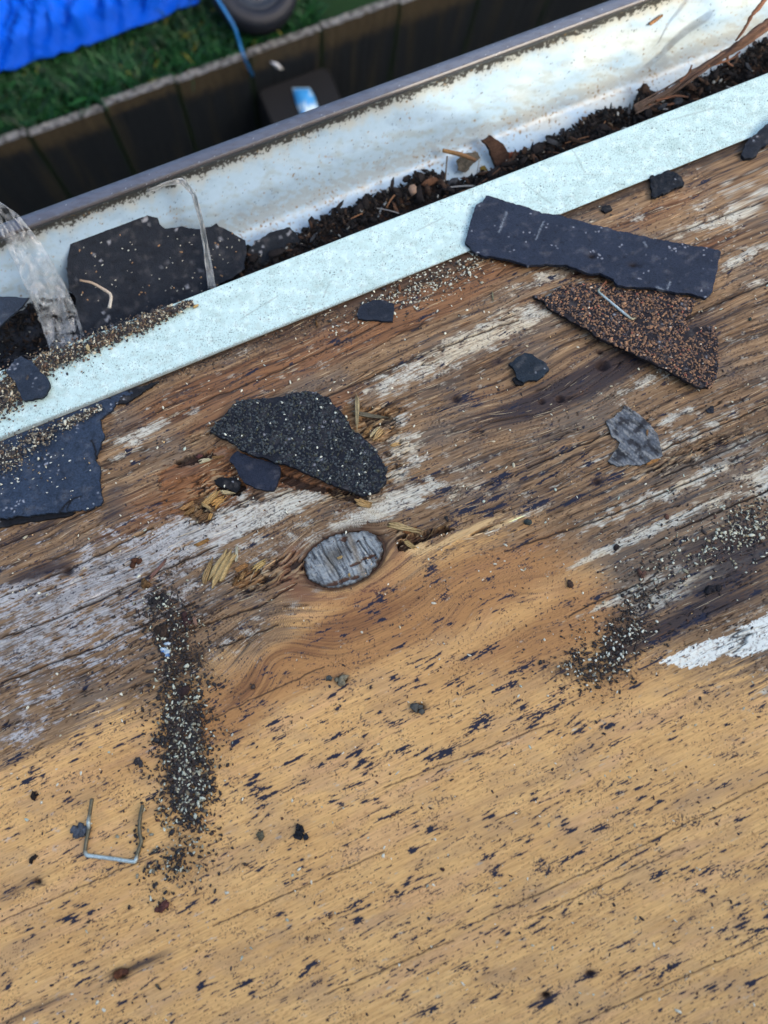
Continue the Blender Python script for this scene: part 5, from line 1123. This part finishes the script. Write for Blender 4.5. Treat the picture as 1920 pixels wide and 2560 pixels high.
def board(i, xa, xb):
    a = hit(xa*K, (165+(375-xa)*.38)*K, (0, fy, 0), (0, 1, 0)); b = hit(xb*K, (165+(375-xb)*.38)*K, (0, fy, 0), (0, 1, 0))
    x0 = a[0]+.0022; x1 = b[0]-.0022
    nx, nz = 60, 90
    t = np.linspace(0, 1, nx); s = np.linspace(0, 1, nz)
    Xb, Sb = np.meshgrid(x0+(x1-x0)*t, s)
    zt = Z_top+.012*noise(i*3.1+.5, .3, 811)+.004*fbm(Xb/.02, Xb*0, 812, 3)
    Zb = zt-(Z_top-Z_lo+.02)*Sb
    front = np.stack([Xb, fy-.018+.0015*fbm(Xb/.02, Zb/.3, 813+i, 3), Zb], -1)
    c = mix(np.broadcast_to(alb(22, 28, 36), Xb.shape+(3,)), alb(40, 40, 38), ss(-.2, .5, fbm(Xb/.03, Zb/.5, 821+i, 3)-.2))
    dpt = (Z_top-Zb)
    hm = .07+.05*noise(i*1.7+.2, .1, 825)
    c = mix(c, alb(74, 66, 52), (1-ss(hm*.6, hm*1.3, dpt+.02*fbm(Xb/.02, Zb/.02, 823, 3)))*.75)
    c = mix(c, alb(20, 40, 20), ss(.55, .9, np.maximum(np.exp(-((Xb-x0)/.008)**2), np.exp(-((Xb-x1)/.008)**2))+.3*fbm(Xb/.02, Zb/.03, 824, 2))*.8)
    ny = 8
    Xt, Yt = np.meshgrid(x0+(x1-x0)*t, np.linspace(fy-.018, fy+.004, ny))
    top = np.stack([Xt, Yt, np.broadcast_to(zt[0], Xt.shape)+.004*fbm(Xt/.008, Yt/.008, 826, 3)-.002], -1); top[0] = front[0]
    ct = mix(np.broadcast_to(alb(104, 106, 110), Xt.shape+(3,)), alb(44, 44, 44), ss(-.1, .4, fbm(Xt/.015, Yt/.01, 827+i, 3)))
    V = np.concatenate([front.reshape(-1, 3), top.reshape(-1, 3)]); n0 = nx*nz
    back = top[-1].copy(); lo = back.copy(); lo[:, 2] = Z_lo
    F = np.concatenate([gridF(nx, nz), gridF(nx, ny)[:, ::-1]+n0])
    nb = len(V); V = np.concatenate([V, back, lo])
    i2 = np.arange(nx-1)
    F = np.concatenate([F, np.stack([nb+i2+1, nb+i2, nb+nx+i2, nb+nx+i2+1], -1)])
    # sides
    f0 = front[:, 0]; 
    cc = np.concatenate([c.reshape(-1, 3), ct.reshape(-1, 3), np.tile(alb(50, 50, 48), (2*nx, 1))])
    o = make('retaining_board', V, F, M_board, None, cc)
    return o
nm = {1: 'retaining board at the left edge, closest to the blue tarp', 2: 'second retaining board from the left with a brown upper half', 3: 'third retaining board, ending where the blue twine hangs down', 4: 'retaining board right of the blue twine, above the blue and white packet',
      5: 'fifth retaining board from the left, right of the packet, mostly hidden by the gutter', 6: 'dark retaining board where the grass reaches the gutter rim', 0: 'retaining board at the far left edge, left of the joint under the tarp', 7: 'dark retaining board at the top, right of where the grass ends', 8: 'last retaining board to the right, just above the gutter rim'}
for i, (xa, xb) in enumerate(zip(joints[:-1], joints[1:])):
    o = board(i, xa, xb); tag(o, nm.get(i, 'dark retaining board beyond the ones the photo shows'), 'retaining board', 'dark retaining boards below the lawn')
def grass():
    r = np.random.default_rng(91); n = 42000
    x = r.uniform(-1.75, .55, n); y = fy+.025+r.beta(1, 1.2, n)*1.25
    L = r.uniform(.035, .085, n)*(1+.4*noise(x/.12, y/.12, 92)); w_b = r.uniform(.0022, .0042, n); a = r.uniform(0, 2*np.pi, n); ln = r.uniform(.3, 1.2, n)
    bx, by = np.cos(a), np.sin(a); sx, sy = -by, bx
    V = np.zeros((n, 7, 3)); lv = [(0, 0, 1), (.35, .12, .9), (.7, .45, .7), (1., .95, 0)]
    k = 0
    for (t, b, ww) in lv:
        cx = x+bx*L*b*ln; cy = y+by*L*b*ln; cz = Z_gr+L*t*(1-.25*ln*t)
        if ww == 0: V[:, k] = np.stack([cx, cy, cz], -1); k += 1
        else:
            V[:, k] = np.stack([cx-sx*w_b*ww, cy-sy*w_b*ww, cz], -1); V[:, k+1] = np.stack([cx+sx*w_b*ww, cy+sy*w_b*ww, cz], -1); k += 2
    base = np.arange(n)*7
    q = np.array([(0, 1, 3, 2), (2, 3, 5, 4), (4, 5, 6, 6)])
    tri = np.array([(0, 1, 3), (0, 3, 2), (2, 3, 5), (2, 5, 4), (4, 5, 6)])
    F = (tri[None]+base[:, None, None]).reshape(-1, 3)
    c = pick([(4, (16, 58, 28)), (3, (26, 76, 38)), (2, (10, 42, 24)), (.15, (120, 120, 50))], n, r, .25)*(1+.5*noise(x/.2, y/.2, 93))[:, None]
    o = make('grass', V.reshape(-1, 3), F, M_grass, None, np.repeat(c, 7, 0)); tag(o, 'tufty green grass on the lawn behind the boards', 'grass', kind='stuff')
grass()
def tarp():
    zt = Z_gr+.09
    poly = DD([(-200, -160), (460, -160), (440, -30), (425, 5), (360, 32), (300, 52), (240, 78), (170, 100), (110, 128), (60, 128), (0, 158), (-60, 170), (-200, 240)])
    P = hit([p[0] for p in poly], [p[1]-14 for p in poly], (0, 0, zt), (0, 0, 1))
    pl = [(p[0], p[1], 0) for p in ragged([(a[0], a[1]) for a in P], .01, .02, 841)]
    pl2 = [(a, b) for a, b, _ in pl]; st_ = .011
    gx, gy = np.meshgrid(np.arange(min(a for a, b in pl2), max(a for a, b in pl2), st_), np.arange(min(b for a, b in pl2), max(b for a, b in pl2), st_))
    m = inpoly(gx, gy, pl2); gx, gy = gx[m], gy[m]
    bu = np.array([a for a, b in pl2]); bv = np.array([b for a, b in pl2]); d = np.min(np.hypot(gx[:, None]-bu, gy[:, None]-bv), 1); gx, gy = gx[d > .006], gy[d > .006]
    vo, eo, fo, *_ = delaunay_2d_cdt([Vector((float(a), float(b))) for a, b in zip(np.r_[bu, gx], np.r_[bv, gy])], [], [list(range(len(bu)))], 1, 1e-7)
    W = np.array([tuple(v) for v in vo]); x, y = W.T; d = np.min(np.hypot(x[:, None]-bu, y[:, None]-bv), 1)
    ca, sa = math.cos(.9), math.sin(.9); p = x*ca+y*sa; q = -x*sa+y*ca
    wr = (1-np.abs(noise(p/.26, q/.06, 842))*2)**2*.075+(1-np.abs(noise(p/.10+q/.2, q/.04, 843))*2)**2*.034+.012*fbm(p/.05, q/.03, 844, 3)
    z = zt-.03+wr*np.clip(d/.06, .2, 1)
    o = make('blue_tarp', np.stack([x, y, z], -1), [tuple(f) for f in fo], M_tarp, None, None, True)
    s_ = o.modifiers.new('t', 'SOLIDIFY'); s_.thickness = .002
    tag(o, 'bright blue crumpled tarpaulin spread on the grass at the top left', 'tarpaulin')
tarp()
def wheel():
    c = hit(548*K, -34*K, (0, 0, Z_gr+.11), (0, 0, 1)); R = .117; e = empty('yard_wheel', c, 'black rubber wheel with grey hub lying on the grass by the twine', 'wheel')
    ax = unit((.06, -.25, 1)); e1 = unit(np.cross(ax, (0, 1, 0))); e2 = np.cross(ax, e1)
    def lathe(name, prof, mat, parent, n=72, tread=0):
        V = []
        for i in range(n):
            a = 2*np.pi*i/n
            for k, (r_, h) in enumerate(prof):
                rr2 = r_*(1+(tread if (i % 2 and r_ > R*.93) else 0)); V.append(c+(e1*math.cos(a)+e2*math.sin(a))*rr2+ax*h)
        m = len(prof); i = np.arange(n*m).reshape(n, m); j = np.roll(i, -1, 0)
        F = np.stack([i[:, :-1], i[:, 1:], j[:, 1:], j[:, :-1]], -1).reshape(-1, 4)
        return make(name, V, F, mat, parent, None, True)
    tp = [(R*.62, -.026), (R*.72, -.034), (R*.86, -.036), (R*.96, -.028), (R, -.014), (R, .014), (R*.96, .028), (R*.86, .036), (R*.72, .034), (R*.62, .026), (R*.60, 0), (R*.62, -.026)]
    lathe('tyre', tp, M_rub, e, 96, .012)
    mr = material('grey_hub', .5, .3, color=(.020, .028, .040), var=.2, bscale=40)
    rim = lathe('rim', [(R*.63, .020), (R*.58, .026), (R*.52, .010), (R*.3, .006), (R*.26, .022), (R*.12, .026), (R*.10, .034), (.0005, .034)], mr, e)
wheel()
mt = 2.0
tube('blue_twine', [hit(x*K, y*K, (0, 0, z), (0, 0, 1)) for x, y, z in [(440, -60, Z_gr+.22), (468, -5, Z_gr+.2), (490, 30, Z_gr+.19), (508, 62, Z_gr+.17), (518, 95, Z_gr+.14), (528, 125, Z_gr+.11), (545, 162, Z_gr-.02), (560, 185, Z_gr-.2)]], .0036, M_twine, cols=None,
     label='thin blue twine hanging over the boards beside the wheel', cat='twine')
# dark block with a blue and white packet at the foot of the boards
def packet():
    zb = float(hit(640*K, 186*K, (0, fy-.06, 0), (0, 1, 0))[2]); c = hit(655*K, 240*K, (0, 0, zb), (0, 0, 1))
    e = empty('timber_block', c-np.array((0, 0, .2)), 'dark block standing against the boards under the packet', 'timber block')
    hx, hy = .13, .11
    V = []; nseg = 24
    X0 = c[0]-.10; X1 = c[0]+.12; Y0 = c[1]-.16; Y1 = fy-.03
    b = .012
    ring = [(X0+b, Y0), (X1-b, Y0), (X1, Y0+b), (X1, Y1-b), (X1-b, Y1), (X0+b, Y1), (X0, Y1-b), (X0, Y0+b)]
    V = [(x, y, zb-.012) for x, y in ring]+[(c[0]+(x-c[0])*.95, c[1]+(y-c[1])*.95, zb) for x, y in ring]+[(x, y, Z_lo) for x, y in ring]
    F = [tuple(range(8, 16))]+[(i, (i+1) % 8, (i+1) % 8+8, i+8) for i in range(8)]+[(i+16, (i+1) % 8+16, (i+1) % 8, i) for i in range(8)]
    make('block_body', V, F, M_board, e, np.tile(alb(13, 14, 17), (24, 1)))
    pl = [hit(x*K, y*K, (0, 0, zb+.004), (0, 0, 1)) for x, y in [(631, 190), (668, 190), (678, 206), (692, 244), (655, 262), (640, 225)]]
    pl = np.array(pl); n = len(pl); ctr = pl.mean(0)
    rr = [0, .35, .7, .92, 1]; V = []; C = []
    for k, f in enumerate(rr):
        for m_ in range(n*4):
            q = pl[m_//4]*(1-(m_ % 4)/4)+pl[(m_//4+1) % n]*((m_ % 4)/4); p = ctr+(q-ctr)*f
            p = p+np.array((0, 0, .02*(1-f**3)+.003*float(noise(p[0]/.02, p[1]/.02, 851)))); V.append(p)
            g = float(fbm(p[0]/.05, p[1]/.03, 852, 2)); C.append(alb(60, 150, 225) if g < .05 else alb(190, 215, 235))
    N = n*4; i = np.arange(len(rr)*N).reshape(len(rr), N); j = np.roll(i, -1, 1)
    F = np.stack([i[:-1], i[1:], j[1:], j[:-1]], -1).reshape(-1, 4)
    o = make('packet', V, F[:, ::-1].copy(), M_gut, None, np.array(C), True); tag(o, 'crumpled light blue and white plastic packet lying on the dark block', 'packet')
packet()
stones('pebble', [hit(598*K, 141*K, (0, 0, Z_top+.004), (0, 0, 1))], [.012], np.array([alb(210, 212, 220)]), M_stone, None, (0, 0, 1), .5, 861, .8, label='white stone chip on top of the retaining board left of the twine', cat='pebble')
